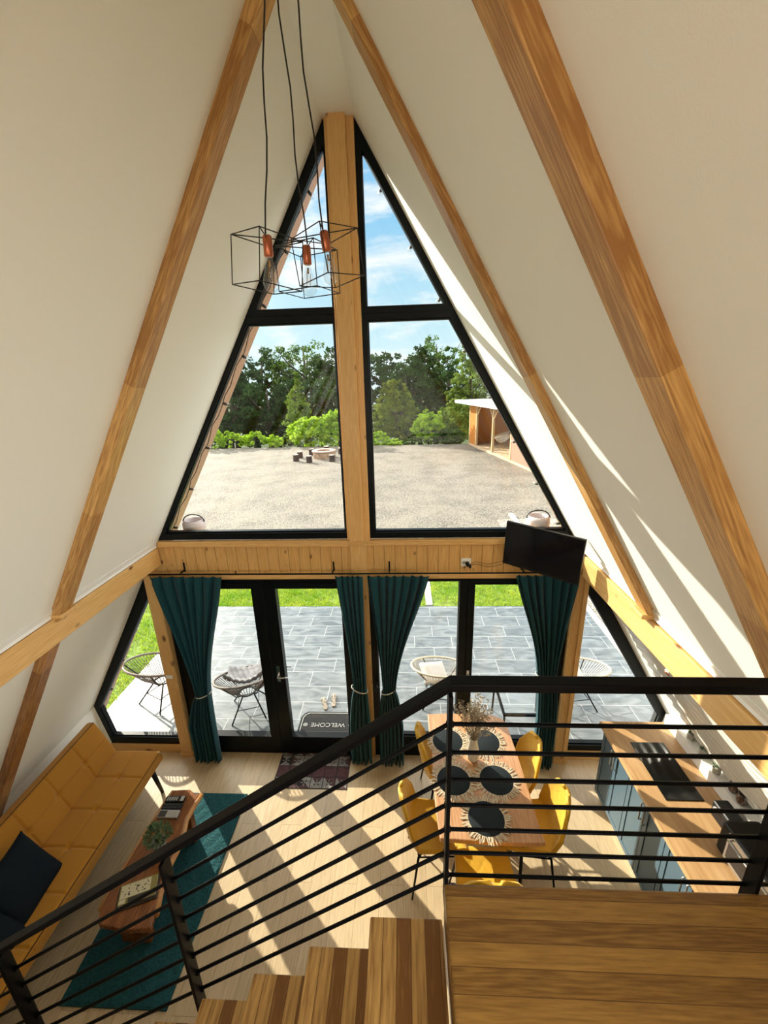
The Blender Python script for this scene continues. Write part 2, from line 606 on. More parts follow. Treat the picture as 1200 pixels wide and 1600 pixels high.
MT['stump'] = plain('charred_stump', (0.05, 0.035, 0.03), 0.9, var=0.4, bscale=12)
MT['stumptop'] = plain('cut_wood', (0.55, 0.45, 0.36), 0.8)
MT['pitstone'] = stone('fire_pit_stone', (0.16, 0.09, 0.05), (0.5, 0.34, 0.22), 7, bump=0.5)
MT['pitrim'] = plain('fire_pit_rim', (0.50, 0.36, 0.30), 0.8, var=0.1, bscale=6)
MT['ash'] = plain('ash', (0.02, 0.018, 0.016), 0.95)
MT['roofmetal'] = plain('pale_roof', (0.62, 0.64, 0.64), 0.5)
MT['succ'] = leafmat('succulent', (0.09, 0.15, 0.07), (0.22, 0.30, 0.17), 0.15, 12)
MT['potgrey'] = plain('grey_pot', (0.34, 0.33, 0.30), 0.7)
MT['paper'] = plain('cream_paper', (0.62, 0.57, 0.38), 0.6)
MT['ink'] = plain('dark_ink', (0.03, 0.025, 0.02), 0.6)
MT['olive'] = plain('olive_print', (0.25, 0.22, 0.06), 0.6)
MT['jar'] = glass_pane('jar_glass', 0.12)
MT['nuts'] = plain('brown_spice', (0.17, 0.075, 0.05), 0.9, var=0.4, bscale=120)
MT['pebble'] = plain('pale_pebbles', (0.55, 0.5, 0.42), 0.9, var=0.3, bscale=150)
MT['rugred'] = plain('dull_red_patch', (0.075, 0.032, 0.036), 0.9, var=0.3, bscale=30)
MT['ruggrey'] = plain('grey_patch', (0.22, 0.21, 0.20), 0.9, var=0.4, bscale=30)
MT['rugblack'] = plain('black_patch', (0.012, 0.012, 0.014), 0.9)
MT['slats'] = plain('shed_slat', (0.60, 0.42, 0.22), 0.7)
MT['redpanel'] = plain('faded_red_panel', (0.42, 0.17, 0.11), 0.6)
MT['lampwhite'] = plain('lamp_white', (0.72, 0.66, 0.68), 0.4)

# ------------------------------------------------------------------ mesh helpers


class MB:
    def __init__(self):
        self.v = []
        self.f = []
        self.mi = []
        self.sm = []

    def add(self, vs, fs, mi=0, sm=False):
        o = len(self.v)
        self.v += [tuple(p) for p in vs]
        for f in fs:
            self.f.append(tuple(i + o for i in f))
            self.mi.append(mi)
            self.sm.append(sm)
        return self

    def box(self, x0, x1, y0, y1, z0, z1, mi=0, mat=None):
        vs = [(x, y, z) for x in (x0, x1) for y in (y0, y1) for z in (z0, z1)]
        if mat:
            vs = [mat @ Vector(p) for p in vs]
        return self.add(vs, [(0, 1, 3, 2), (4, 6, 7, 5), (0, 4, 5, 1), (2, 3, 7, 6), (0, 2, 6, 4), (1, 5, 7, 3)], mi)

    def cyl(self, p0, p1, r0, r1=None, n=12, mi=0, sm=True, cap=True):
        r1 = r0 if r1 is None else r1
        p0, p1 = Vector(p0), Vector(p1)
        d = (p1 - p0).normalized()
        a = d.orthogonal().normalized()
        b = d.cross(a)
        vs = []
        for p, r in ((p0, r0), (p1, r1)):
            for i in range(n):
                t = 2 * PI * i / n
                vs.append(p + a * r * math.cos(t) + b * r * math.sin(t))
        fs = [(i, (i + 1) % n, n + (i + 1) % n, n + i) for i in range(n)]
        self.add(vs, fs, mi, sm)
        if cap:
            self.add(vs, [tuple(range(n))[::-1], tuple(range(n, 2 * n))], mi, False)
        return self

    def tube(self, pts, r, n=8, closed=False, mi=0, cap=True):
        pts = [Vector(p) for p in pts]
        k = len(pts)
        rs = r if isinstance(r, (list, tuple)) else [r] * k
        vs = []
        prev = None
        for i, p in enumerate(pts):
            if closed:
                d = pts[(i + 1) % k] - pts[i - 1]
            else:
                d = pts[min(i + 1, k - 1)] - pts[max(i - 1, 0)]
            d.normalize()
            if prev is None:
                a = d.orthogonal().normalized()
            else:
                a = (prev - d * prev.dot(d)).normalized()
            prev = a
            b = d.cross(a)
            for j in range(n):
                t = 2 * PI * j / n
                vs.append(p + (a * math.cos(t) + b * math.sin(t)) * rs[i])
        fs = []
        for i in range(k if closed else k - 1):
            q = (i + 1) % k
            for j in range(n):
                fs.append((i * n + j, i * n + (j + 1) % n, q * n + (j + 1) % n, q * n + j))
        self.add(vs, fs, mi, True)
        if cap and not closed:
            self.add(vs, [tuple(range(n))[::-1], tuple(range((k - 1) * n, k * n))], mi)
        return self

    def lathe(self, prof, c=(0, 0, 0), n=24, mi=0, sm=True, axis=None):
        """prof: list of (r, z)"""
        vs = []
        for r, z in prof:
            for j in range(n):
                t = 2 * PI * j / n
                p = Vector((r * math.cos(t), r * math.sin(t), z))
                if axis is not None:
                    p = axis @ p
                vs.append(p + Vector(c))
        fs = []
        for i in range(len(prof) - 1):
            for j in range(n):
                fs.append((i * n + j, i * n + (j + 1) % n, (i + 1) * n + (j + 1) % n, (i + 1) * n + j))
        return self.add(vs, fs, mi, sm)

    def prism(self, poly, a0, a1, plane='xz', mi=0):
        """poly in PLANE, extruded along the third axis from a0 to a1"""
        def P(u, v, a):
            return {'xz': (u, a, v), 'xy': (u, v, a), 'yz': (a, u, v)}[plane]
        n = len(poly)
        vs = [P(u, v, a0) for u, v in poly] + [P(u, v, a1) for u, v in poly]
        fs = [tuple(range(n)), tuple(range(n, 2 * n))[::-1]]
        fs += [(i, (i + 1) % n, n + (i + 1) % n, n + i) for i in range(n)]
        return self.add(vs, fs, mi)

    def ring(self, outer, inner, a0, a1, plane='xz', mi=0):
        """frame between two polygons with equally many corners"""
        def P(u, v, a):
            return {'xz': (u, a, v), 'xy': (u, v, a), 'yz': (a, u, v)}[plane]
        n = len(outer)
        vs = [P(u, v, a) for a in (a0, a1) for q in (outer, inner) for u, v in q]
        fs = []
        for i in range(n):
            j = (i + 1) % n
            fs += [(i, j, n + j, n + i), (2 * n + i, 3 * n + i, 3 * n + j, 2 * n + j), (i, 2 * n + i, 2 * n + j, j), (n + i, n + j, 3 * n + j, 3 * n + i)]
        return self.add(vs, fs, mi)

    def grid(self, fn, nu, nv, mi=0, sm=True, closed_u=False):
        vs = [fn(i / nu, j / nv) for j in range(nv + 1) for i in range(nu + 1)]
        w = nu + 1
        fs = [(j * w + i, j * w + i + 1, (j + 1) * w + i + 1, (j + 1) * w + i) for j in range(nv) for i in range(nu)]
        return self.add(vs, fs, mi, sm)

    def build(self, name, mats, parent=None, bevel=0, seg=2, solid=0, subsurf=0, loc=None, rot=None, recalc=True):
        me = bpy.data.meshes.new(name)
        me.from_pydata(self.v, [], self.f)
        if not isinstance(mats, (list, tuple)):
            mats = [mats]
        for q in mats:
            me.materials.append(MT[q] if isinstance(q, str) else q)
        me.polygons.foreach_set('material_index', self.mi)
        me.polygons.foreach_set('use_smooth', self.sm)
        if recalc:
            bm = bmesh.new()
            bm.from_mesh(me)
            bmesh.ops.remove_doubles(bm, verts=bm.verts, dist=1e-5)
            bmesh.ops.recalc_face_normals(bm, faces=bm.faces)
            bm.to_mesh(me)
            bm.free()
        me.update()
        o = bpy.data.objects.new(name, me)
        COL.objects.link(o)
        if parent:
            o.parent = parent
        if loc:
            o.location = loc
        if rot:
            o.rotation_euler = rot
        if solid:
            md = o.modifiers.new('solid', 'SOLIDIFY')
            md.thickness = solid
            md.offset = 0
        if bevel:
            md = o.modifiers.new('bevel', 'BEVEL')
            md.width = bevel
            md.segments = seg
            md.limit_method = 'ANGLE'
            md.angle_limit = math.radians(40)
        if subsurf:
            md = o.modifiers.new('sub', 'SUBSURF')
            md.levels = subsurf
            md.render_levels = subsurf
        return o


def empty(name, loc=(0, 0, 0), rot=(0, 0, 0)):
    o = bpy.data.objects.new(name, None)
    COL.objects.link(o)
    o.location = loc
    o.rotation_euler = rot
    o.empty_display_size = 0.1
    return o


def tag(o, label, cat, group=None, kind=None):
    o['label'] = label
    o['category'] = cat
    if group:
        o['group'] = group
    if kind:
        o['kind'] = kind
    return o


def thing(name, label, cat, loc=(0, 0, 0), rot=(0, 0, 0), group=None):
    return tag(empty(name, loc, rot), label, cat, group)


def struct(o, label=None, cat=None):
    o['kind'] = 'structure'
    if label:
        o['label'] = label
    if cat:
        o['category'] = cat
    return o


def copy_tree(o, parent=None):
    c = o.copy()
    COL.objects.link(c)
    if parent:
        c.parent = parent
    for ch in [q for q in COL.objects if q.parent == o]:
        copy_tree(ch, c)
    return c


# ------------------------------------------------------------------ the shell of the A-frame
def xl(z):
    return -(3.368 - 0.57153 * z)


def xr(z):
    return 3.442 - 0.58408 * z


RID = 5.893
YB = -7.0
OV = 0.385
st = struct

# ground floor, loft floor
o = MB().box(-3.6, 3.7, YB, 0.0, -0.14, 0.0).build('floor', 'floor')
st(o, 'light oak plank floor of the living room', 'floor')
lf = MB()
lf.prism([(0.545, -2.66), (xr(2.4) + .02, -2.66), (xr(2.4) + .02, YB), (xl(2.4) - .02, YB), (xl(2.4) - .02, -3.62), (0.545, -3.62)], 2.33, 2.40, 'xy')
o = lf.build('floor_loft', 'landing', bevel=0.006)
st(o, 'honey brown laminated wood landing behind the railing', 'floor')

# slopes
o = MB().prism([(xl(0.6), 0.6), (0, RID), (0, 6.3), (-3.85, 0.0), (-3.0, 0.0)], YB, 0.0, 'xz').build('wall_left', 'paint')
st(o, 'cream painted sloping wall on the left', 'wall')
o = MB().prism([(xr(0.6), 0.6), (0, RID), (0, 6.3), (3.95, 0.0), (3.05, 0.0)], YB, 0.0, 'xz').build('wall_right', 'paint')
st(o, 'cream painted sloping wall on the right', 'wall')
o = MB().prism([(-3.43, -.1), (0, RID), (0, 6.3), (-3.9, -.1)], 0.0, OV, 'xz').build('soffit_left', 'soffit')
st(o, 'wood clad underside of the left roof overhang', 'roof')
o = MB().prism([(3.50, -.1), (0, RID), (0, 6.3), (4.0, -.1)], 0.0, OV, 'xz').build('soffit_right', 'soffit')
st(o, 'wood clad underside of the right roof overhang', 'roof')
# back wall with an opening added for the rear fill light and a door opening below
bw = MB()
bw.prism([(-3.46, -.1), (-3.02, .63), (-2.925, .1), (-2.925, -.1)], -.002, .085)
bw.prism([(3.5, -.1), (3.085, .63), (3.0, .1), (3.0, -.1)], -.002, .085)
bw.prism([(-3.4, 0), (-3.4, .3), (xl(2.6) - .1, 2.6), (xr(2.6) + .1, 2.6), (3.5, .3), (3.5, 0)], YB - .15, YB)
bw.prism([(xl(2.6) - .1, 2.6), (xl(4.0) - .1, 4.0), (-1.08, 4.0), (-1.08, 2.6)], YB - .15, YB)
bw.prism([(xr(2.6) + .1, 2.6), (xr(4.0) + .1, 4.0), (-.54, 4.0), (-.54, 2.6)], YB - .15, YB)
bw.prism([(xl(4.0) - .1, 4.0), (0, 6.1), (xr(4.0) + .1, 4.0)], YB - .15, YB)
o = bw.build('wall_back', 'paint')
st(o, 'cream gable wall behind the loft', 'wall')

o = MB().box(xl(5.70) - .01, xr(5.70) + .01, YB, .09, 5.70, 5.9).build('ceiling', 'paint')
st(o, 'narrow flat cream strip along the ridge', 'ceiling')

# gable: posts
ps = MB()
ps.box(-.10, .11, -.025, .09, 2.50, 5.72)
ps.box(-.075, .055, -.07, -.025, 2.56, 5.70)
ps.box(-.080, .076, -.03, .09, 0.0, 2.5)
o = ps.build('trim_1', 'pinepost', bevel=0.004)
st(o, 'tall knotty pine post up the middle of the gable', 'post')
for k, (a, b, nm) in enumerate([(-2.085, -1.965, 'left'), (1.985, 2.105, 'right')]):
    m = MB().box(a, b, -.07, .09, 0.06, 2.22)
    m.box(a - .01, b + .01, -.08, .09, 0.0, 0.06)
    if nm == 'right':
        m.box(a + .075, b, -.085, -.07, 0.06, 2.22)
    o = m.build('trim_%d' % (k + 2), 'pine', bevel=0.004)
    st(o, 'pine post at the %s end of the glazed doors' % ('sofa' if nm == 'left' else 'kitchen'), 'post')
# header of upright pine boards
hb = MB()
hb.prism([(xl(2.2) + .0, 2.2), (xl(2.52) + .0, 2.52), (xr(2.52), 2.52), (xr(2.2), 2.2)], 0.0, .09)
x = xl(2.35) + .06
while x < xr(2.35) - .1:
    hb.box(x + .0015, x + .0985, -.012, 0.0, 2.2, 2.5)
    x += 0.1
o = hb.build('trim_4', 'board', bevel=0.003)
st(o, 'band of upright knotty pine boards above the doors', 'panelling')
sm_ = MB()
sm_.box(xl(2.53) + .01, -.10, -.035, .02, 2.50, 2.555).box(.11, xr(2.53) - .01, -.035, .02, 2.50, 2.555)
sm_.box(-.10, .11, -.035, 0, 2.50, 2.555)
sm_.box(xl(2.17) + .06, xr(2.17) - .06, -.02, .03, 2.155, 2.20)
o = sm_.build('trim_5', 'pinex', bevel=0.008)
st(o, 'pine sill moulding under the upper windows', 'trim')
o = MB().box(-2.95, -1.965, -.02, .03, 0, .10).box(1.985, 3.0, -.02, .03, 0, .10).build('trim_6', 'pinex', bevel=.004)
st(o, 'pine strip along the foot of the side windows', 'trim')


o = MB().box(-1.97, -.07, -.005, .09, 0, .065).box(.07, 1.99, -.005, .09, 0, .065).build('threshold', 'black', bevel=.003)
st(o, 'black threshold under the glazed doors', 'threshold')


def window(n, outer, inner, label, y0=0.0, y1=0.08, extra=None):
    w = empty('window_%d' % n)
    st(w, label, 'window')
    m = MB().ring(outer, inner, y0, y1)
    # inner bead
    cx = sum(p[0] for p in inner) / len(inner)
    cz = sum(p[1] for p in inner) / len(inner)
    def sh(p, s):
        return (cx + (p[0] - cx) * s, cz + (p[1] - cz) * s)
    m.ring([sh(p, 1.0) for p in inner], [sh(p, .985) for p in inner], y0 + .02, y1 - .01)
    if extra:
        extra(m)
    m.build('window_frame', 'black', w, bevel=0.003)
    p = MB().add([(q[0], .045, q[1]) for q in inner], [tuple(range(len(inner)))])
    p.build('window_pane', 'glass', w, recalc=False)
    return w


ZM = 4.455
window(1, [(-.06, 2.56), (xl(2.56), 2.56), (xl(ZM), ZM), (-.06, ZM)], [(-.118, 2.625), (-1.827, 2.625), (-.808, 4.406), (-.118, 4.406)], 'large upper window left of the middle post')
window(2, [(.08, 2.56), (xr(2.56), 2.56), (xr(ZM), ZM), (.08, ZM)], [(.155, 2.62), (1.873, 2.62), (.799, 4.406), (.155, 4.406)], 'large upper window right of the middle post')
window(3, [(-.06, ZM), (xl(ZM), ZM), (-.06, 5.785)], [(-.118, 4.507), (-.733, 4.507), (-.118, 5.555)], 'narrow triangular top window left of the middle post')
window(4, [(.08, ZM), (xr(ZM), ZM), (.08, 5.755)], [(.155, 4.502), (.758, 4.502), (.155, 5.515)], 'narrow triangular top window right of the middle post')
window(5, [(-2.07, 2.155), (xl(2.155), 2.155), (xl(.6), .6), (-2.95, .1), (-2.07, .1)], [(-2.0925, 2.0), (-2.10, 2.0), (-2.965, .57), (-2.90, .19), (-2.0925, .19)], 'sloping window behind the sofa end')
window(6, [(2.09, 2.155), (xr(2.155), 2.155), (xr(.6), .6), (3.02, .1), (2.09, .1)], [(2.115, 2.02), (2.125, 2.02), (3.02, .57), (2.96, .17), (2.115, .17)], 'sloping window beside the kitchen counter')
# right opening : a fixed light and an opening casement
def cas(m):
    m.box(1.0, 1.1, .0, .08, .05, 2.155)
w9 = empty('window_9')  # added frame dressing the roof fill light; the slope has no opening
st(w9, 'added frame around the fill light on the right slope over the loft', 'window')
m = MB().ring([(-.75, -.95 / 2), (.75, -.95 / 2), (.75, .95 / 2), (-.75, .95 / 2)], [(-.70, -.43), (.70, -.43), (.70, .43), (-.70, .43)], -.01, .045, 'xy')
fo = m.build('window_frame', 'pinex', w9, bevel=.004)
w9.location = sk.location - _n * .14
w9.rotation_euler = Matrix((Vector((0, 1, 0)), _n.cross(Vector((0, 1, 0))), _n)).transposed().to_euler()
window(7, [(.07, .03), (1.02, .03), (1.02, 2.155), (.07, 2.155)], [(.14, .255), (.943, .255), (.943, 2.12), (.14, 2.12)], 'tall fixed window behind the dining table')
w8 = window(8, [(1.02, .03), (1.985, .03), (1.985, 2.155), (1.02, 2.155)], [(1.085, .22), (1.9, .22), (1.9, 2.09), (1.085, 2.09)], 'tall casement window behind the yellow chairs', y0=-.01)
h = MB().box(1.035, 1.06, -.02, -.01, 1.0, 1.13)
h.box(1.042, 1.054, -.05, -.02, 1.09, 1.105).box(1.04, 1.056, -.06, -.045, .98, 1.11)
h.build('window_handle', 'chrome', w8, bevel=.003)

# french doors on the left
d1 = empty('door_1')
st(d1, 'black framed glazed double door to the patio', 'door')
m = MB().ring([(-1.965, .0), (-.075, .0), (-.075, 2.155), (-1.965, 2.155)], [(-1.91, .06), (-.13, .06), (-.13, 2.11), (-1.91, 2.11)], 0, .09)
m.build('door_frame', 'black', d1, bevel=.004)
for (a, b, c, d) in ((-1.91, -.968, -1.80, -1.075), (-.962, -.13, -.835, -.20)):
    lf_ = MB().ring([(a, .06), (b, .06), (b, 2.11), (a, 2.11)], [(c, .235), (d, .235), (d, 2.05), (c, 2.05)], -.012, .075)
    leaf = lf_.build('door_leaf', 'black', d1, bevel=.005)
    p = MB().add([(c, .04, .235), (d, .04, .235), (d, .04, 2.05), (c, .04, 2.05)], [(0, 1, 2, 3)])
    p.build('glass_pane', 'glass', leaf, recalc=False)
    if a > -1:
        hd = MB().box(-.915, -.885, -.024, -.012, .98, 1.17)
        hd.cyl((-.90, -.02, 1.06), (-.90, -.065, 1.06), .009)
        hd.tube([(-.90, -.065, 1.06), (-.86, -.068, 1.06), (-.79, -.066, 1.06)], .009)
        hd.box(-.91, -.89, -.026, -.024, 1.0, 1.03)
        hd.cyl((-.90, .075, 1.06), (-.90, .115, 1.06), .009)
        hd.tube([(-.90, .115, 1.06), (-.80, .115, 1.06)], .009)
        hd.build('door_handle', 'chrome', leaf, bevel=.002)

# purlins
o = MB().prism([(-1.90, 2.325), (-1.90, 2.50), (xl(2.50) - .01, 2.50), (xl(2.325) - .01, 2.325)], YB, -0.035).build('beam_left', 'purlin', bevel=.004)
st(o, 'long honey pine beam along the left slope', 'beam')
o = MB().prism([(1.93, 2.315), (1.93, 2.495), (xr(2.495) + .01, 2.495), (xr(2.315) + .01, 2.315)], YB, -0.30)
o.prism([(1.97, 2.34), (1.97, 2.44), (xr(2.44) + .01, 2.44), (xr(2.34) + .01, 2.34)], -0.30, -.035)
o = o.build('beam_right', 'purlin', bevel=.004)
st(o, 'long honey pine beam along the right slope', 'beam')
# white coving strips over the purlins
for s, f, nm in ((-1, xl, 'left'), (1, xr, 'right')):
    a, b = f(2.50), f(2.57)
    m = MB().prism([(a, 2.505), (a - s * .035, 2.505), (a - s * .03, 2.525), (b - s * .008, 2.57), (b, 2.57)], YB, -.04)
    o = m.build('trim_' + ('7' if s < 0 else '8'), 'white', bevel=.003)
    st(o, 'white moulding above the beam on the %s slope' % nm, 'trim')


# rafters
def rafter(name, s, y0, y1, z0, z1, off, mat, label):
    f = xl if s < 0 else xr
    p0 = Vector((f(z0), 0, z0))
    p1 = Vector((f(z1), 0, z1))
    ln = (p1 - p0).length
    d = (p1 - p0).normalized()
    nrm = Vector((-s * d.z, 0, abs(d.x) * 0 + s * d.x))
    # inward normal
    nrm = Vector((d.z * (-s), 0, 0)) + Vector((0, 0, d.x * s))
    nrm.normalize()
    if nrm.x * s > 0:
        nrm = -nrm
    dep = off * math.cos(math.atan(.575))
    X = nrm
    Z = d
    Y = Z.cross(X)
    R = Matrix((X, Y, Z)).transposed().to_4x4()
    R.translation = Vector((p0.x, (y0 + y1) / 2, p0.z))
    w = (y1 - y0) / 2
    o = MB().box(-.01, dep, -w, w, 0, ln).build(name, mat, bevel=.005)
    o.matrix_world = R
    st(o, label, 'rafter')
    return o


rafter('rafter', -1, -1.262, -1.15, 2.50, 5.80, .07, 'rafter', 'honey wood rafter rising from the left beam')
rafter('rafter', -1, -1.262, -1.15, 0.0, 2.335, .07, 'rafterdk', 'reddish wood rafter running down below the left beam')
rafter('rafter', 1, -1.27, -1.14, 2.50, 5.80, .05, 'rafter', 'slimmer honey wood rafter rising from the right beam near the gable')
rafter('rafter', 1, -2.465, -2.335, 2.50, 5.80, .065, 'rafter', 'wide honey wood rafter nearest the loft on the right slope')
rafter('rafter', -1, -2.465, -2.335, 2.50, 5.80, .065, 'rafter', 'wood rafter nearest the loft on the left slope')
for y in (-3.66, -4.86, -6.06):
    rafter('rafter', 1, y, y + .13, 2.50, 5.80, .065, 'rafter', 'wood rafter over the loft on the right slope')
    rafter('rafter', -1, y, y + .13, 2.50, 5.80, .065, 'rafter', 'wood rafter over the loft on the left slope')
# small feet where the rafters meet the purlins
for s, f, nm in ((-1, xl, 'left'), (1, xr, 'right')):
    o = MB().box(-.05, .05, -.075, .075, 0, .03).build('rafter_foot', 'pinex', bevel=.008)
    o.location = (f(2.5) - s * .055, -1.2, 2.502)
    st(o, 'small pine block at the foot of the %s rafter' % nm, 'block')

# ------------------------------------------------------------------ stairs and railing
stair = thing('staircase', 'honey striped wooden treads stepping down to the left under the railing', 'stairs', (0.545, -2.67, 2.4))
for k in range(1, 14):
    xa = -.005 - .219 * k
    m = MB().box(0, .238, -.85, 0, -.04, 0)
    t = m.build('tread', 'tread', stair, bevel=.004, loc=(xa - .02, 0, -.157 - .168 * (k - 1)))
    zt = -.157 - .168 * (k - 1)
sp = MB()
z13 = -.157 - .168 * 12
sp.prism([(0.0, -.02), (0.0, -.16), (-2.86, z13 - .12), (-2.86, z13 - .04), ], -.50, -.44, 'xz')
# saw-tooth carriage seats
for k in range(1, 14):
    zt = -.157 - .168 * (k - 1)
    sp.box(-.219 * k - .02, -.219 * k + .18, -.52, -.42, zt - .10, zt - .04)
sp.build('stringer', 'blackmetal', stair)
rw = MB().box(.0, .006, -.86, .0, -.155, -.07).build('riser', 'tread', stair)
MB().box(-.002, .001, -.86, -.02, -.16, -.15).build('edge_strip', 'white', stair)

rail = thing('railing', 'black steel handrail with seven thin bars along stairs and landing', 'railing', (0.552, -2.622, 2.4))
SL = (3.197 - 2.001) / (0.549 + 1.077)


def zoff(x):
    return x * SL if x < 0 else 0.0


Z0 = 0.762
X0, X1 = -2.40, 1.40
hr = MB()
for (a, b) in ((X0, 0), (0, X1)):
    vs = []
    for x in (a, b):
        z = Z0 + zoff(x)
        for (dy, dz) in ((-.031, -.022), (.009, -.022), (.009, .004), (-.031, .004)):
            vs.append((x, dy, z + dz))
    hr.add(vs, [(0, 1, 2, 3), (7, 6, 5, 4), (0, 4, 5, 1), (1, 5, 6, 2), (2, 6, 7, 3), (3, 7, 4, 0)])
hr.build('handrail', 'blackmetal', rail, bevel=.003)
for k in range(7):
    z = 0.606 - k * .1040
    b = MB().tube([(X0, -.002, z + zoff(X0)), (-.001, -.002, z), (X1, -.002, z)], .0065, 8)
    b.build('bar', 'blackmetal', rail)
def post(x, z0, z1, nm='post'):
    m = MB().box(x - .006, x + .006, -.040, .008, z0, z1)
    for k in range(7):
        z = 0.606 - k * .1040 + zoff(x)
        if z > z0:
            m.cyl((x - .008, -.002, z), (x + .014, -.002, z), .0095, n=8)
    m.build(nm, 'blackmetal', rail, bevel=.002)
for px_ in (0.0, -.945, -1.69, .958, -2.39):
    post(px_, zoff(px_) - .12, zoff(px_) + .73)

# ------------------------------------------------------------------ pendant lamps
rose = MB().lathe([(0.0, 0), (.055, 0), (.055, .02), (.0, .022)], (0, 0, 0), 24)
lampdata = [
    ((-.072, -1.80), 4.476, (0.02, -1.72), 6, -6, 'left', 'leftmost of the three wire cube pendants, hanging lowest in front of the cream wall'),
    ((.034, -1.60), 4.492, (0.0, -1.70), 24, 1, 'middle', 'middle of the three wire cube pendants with a copper socket'),
    ((.128, -1.70), 4.512, (0.05, -1.70), 3, 7, 'right', 'rightmost of the three wire cube pendants, overlapping the pine post'),
]
for (x, y), zt, (cx, cy), yawd, tilt, nm, lab in lampdata:
    T = thing('pendant_lamp', lab, 'lamp', (x, y, zt), (0, 0, 0), 'wire cube pendant lamps')
    tl = math.radians(tilt if nm == 'right' else 0)
    cgr = (0, -math.radians(tilt), 0)
    Rt = Matrix.Rotation(-tl, 4, 'Y')
    rot = (0, -tl, 0)
    top = Vector((cx - x, cy - y, 5.70 - zt))
    pts = []
    for i in range(13):
        t = i / 12
        p = Vector((0, 0, .01)) * (1 - t) + top * t
        p.x += .006 * math.sin(t * 17 + x * 30)
        pts.append(p)
    MB().tube(pts, .0034, 6).build('cord', 'wire', T)
    MB().lathe([(0, .005), (.014, .005), (.0175, 0), (.0175, -.064), (.015, -.066), (0, -.066)], (0, 0, 0), 20).build('socket', 'copper', T, rot=rot)
    bl = MB().lathe([(.012, -.063), (.0135, -.080), (.020, -.11), (.028, -.135), (.0315, -.155), (.028, -.172), (.016, -.184), (0, -.188)], (0, 0, 0), 20)
    bulb = bl.build('bulb', 'bulb', T, rot=rot)
    fl = MB().tube([(-.006, 0, -.09), (-.009, 0, -.145), (-.003, .003, -.10), (.003, -.003, -.145), (.009, 0, -.10), (.006, 0, -.15)], .0012, 5)
    fl.cyl((0, 0, -.078), (0, 0, -.10), .004, n=8)
    fl.build('filament', 'brass', bulb)
    h_ = .094
    cg = MB()
    R = Matrix.Rotation(math.radians(yawd + 45), 3, 'Z')
    c = [R @ Vector((a * h_, b * h_, 0)) for a, b in ((1, 1), (-1, 1), (-1, -1), (1, -1))]
    zt_, zb = -.004, -.172
    w_ = .0021
    for i in range(4):
        a, b = c[i], c[(i + 1) % 4]
        for z in (zt_, zb):
            cg.cyl((a.x, a.y, z), (b.x, b.y, z), w_, n=6)
        cg.cyl((a.x, a.y, zt_), (a.x, a.y, zb), w_, n=6)
        cg.cyl((a.x, a.y, zt_), (0, 0, zt_), w_, n=6)
    cg.build('cage', 'wire', T, rot=cgr)
o = rose.build('ceiling_rose', 'blackpl', loc=(0.02, -1.71, 5.678))
tag(o, 'round black ceiling rose carrying the pendant cords', 'ceiling rose')

# ------------------------------------------------------------------ curtains


def curtain(label, tops, tie, bots, ztop=2.235, zbot=0.02, nf=7, amp=.03, rope_side=1, seed=1, y=-.12):
    T = thing('curtain', label, 'curtain', (0, y, 0))
    (a0, a1), (b0, b1, zt), (c0, c1) = tops, tie, bots
    rnd = random.Random(seed)
    ph = [rnd.uniform(-.5, .5) for _ in range(nf + 3)]

    def fn(u, v):
        z = ztop + (zbot - ztop) * v
        if z > zt:
            t = (z - zt) / (ztop - zt)
            s = t ** 1.25
            s = s * s * (3 - 2 * s) * .35 + s * .65
            l = b0 + (a0 - b0) * s
            r = b1 + (a1 - b1) * s
        else:
            t = (zt - z) / (zt - zbot)
            s = min(1, t * 2.2) ** .6
            l = b0 + (c0 - b0) * s
            r = b1 + (c1 - b1) * s
        w = r - l
        k = (a1 - a0)
        am = amp * (1 + .5 * (1 - w / k))
        if v < .02:
            am *= .5
        uu = u + .012 * math.sin(u * 9 + seed)
        ang = uu * nf * 2 * PI + .5 * math.sin(v * 3 + u * 5 + seed)
        yy = am * math.sin(ang) + .25 * am * math.sin(ang * 2.3 + seed)
        xx = l + w * u + .12 * w / nf * math.cos(ang)
        return (xx, yy, z + (0.01 * math.sin(ang * .5) if v > .98 else 0))
    m = MB().grid(fn, nf * 14, 70)
    m.build('fabric', 'curtain', T, solid=.003, recalc=False)
    # tie cord and holdback knob
    cx, w = (b0 + b1) / 2, (b1 - b0) / 2
    kx = -rope_side
    pts = []
    for i in range(24):
        t = 2 * PI * i / 24
        pts.append((cx + (w + .012) * math.cos(t), (amp * 1.55 + .006) * math.sin(t), zt + .03 * kx * -math.cos(t) * -1 + 0.0))
    MB().tube(pts, .006, 6, closed=True).build('tie_cord', 'rope', T)
    return T


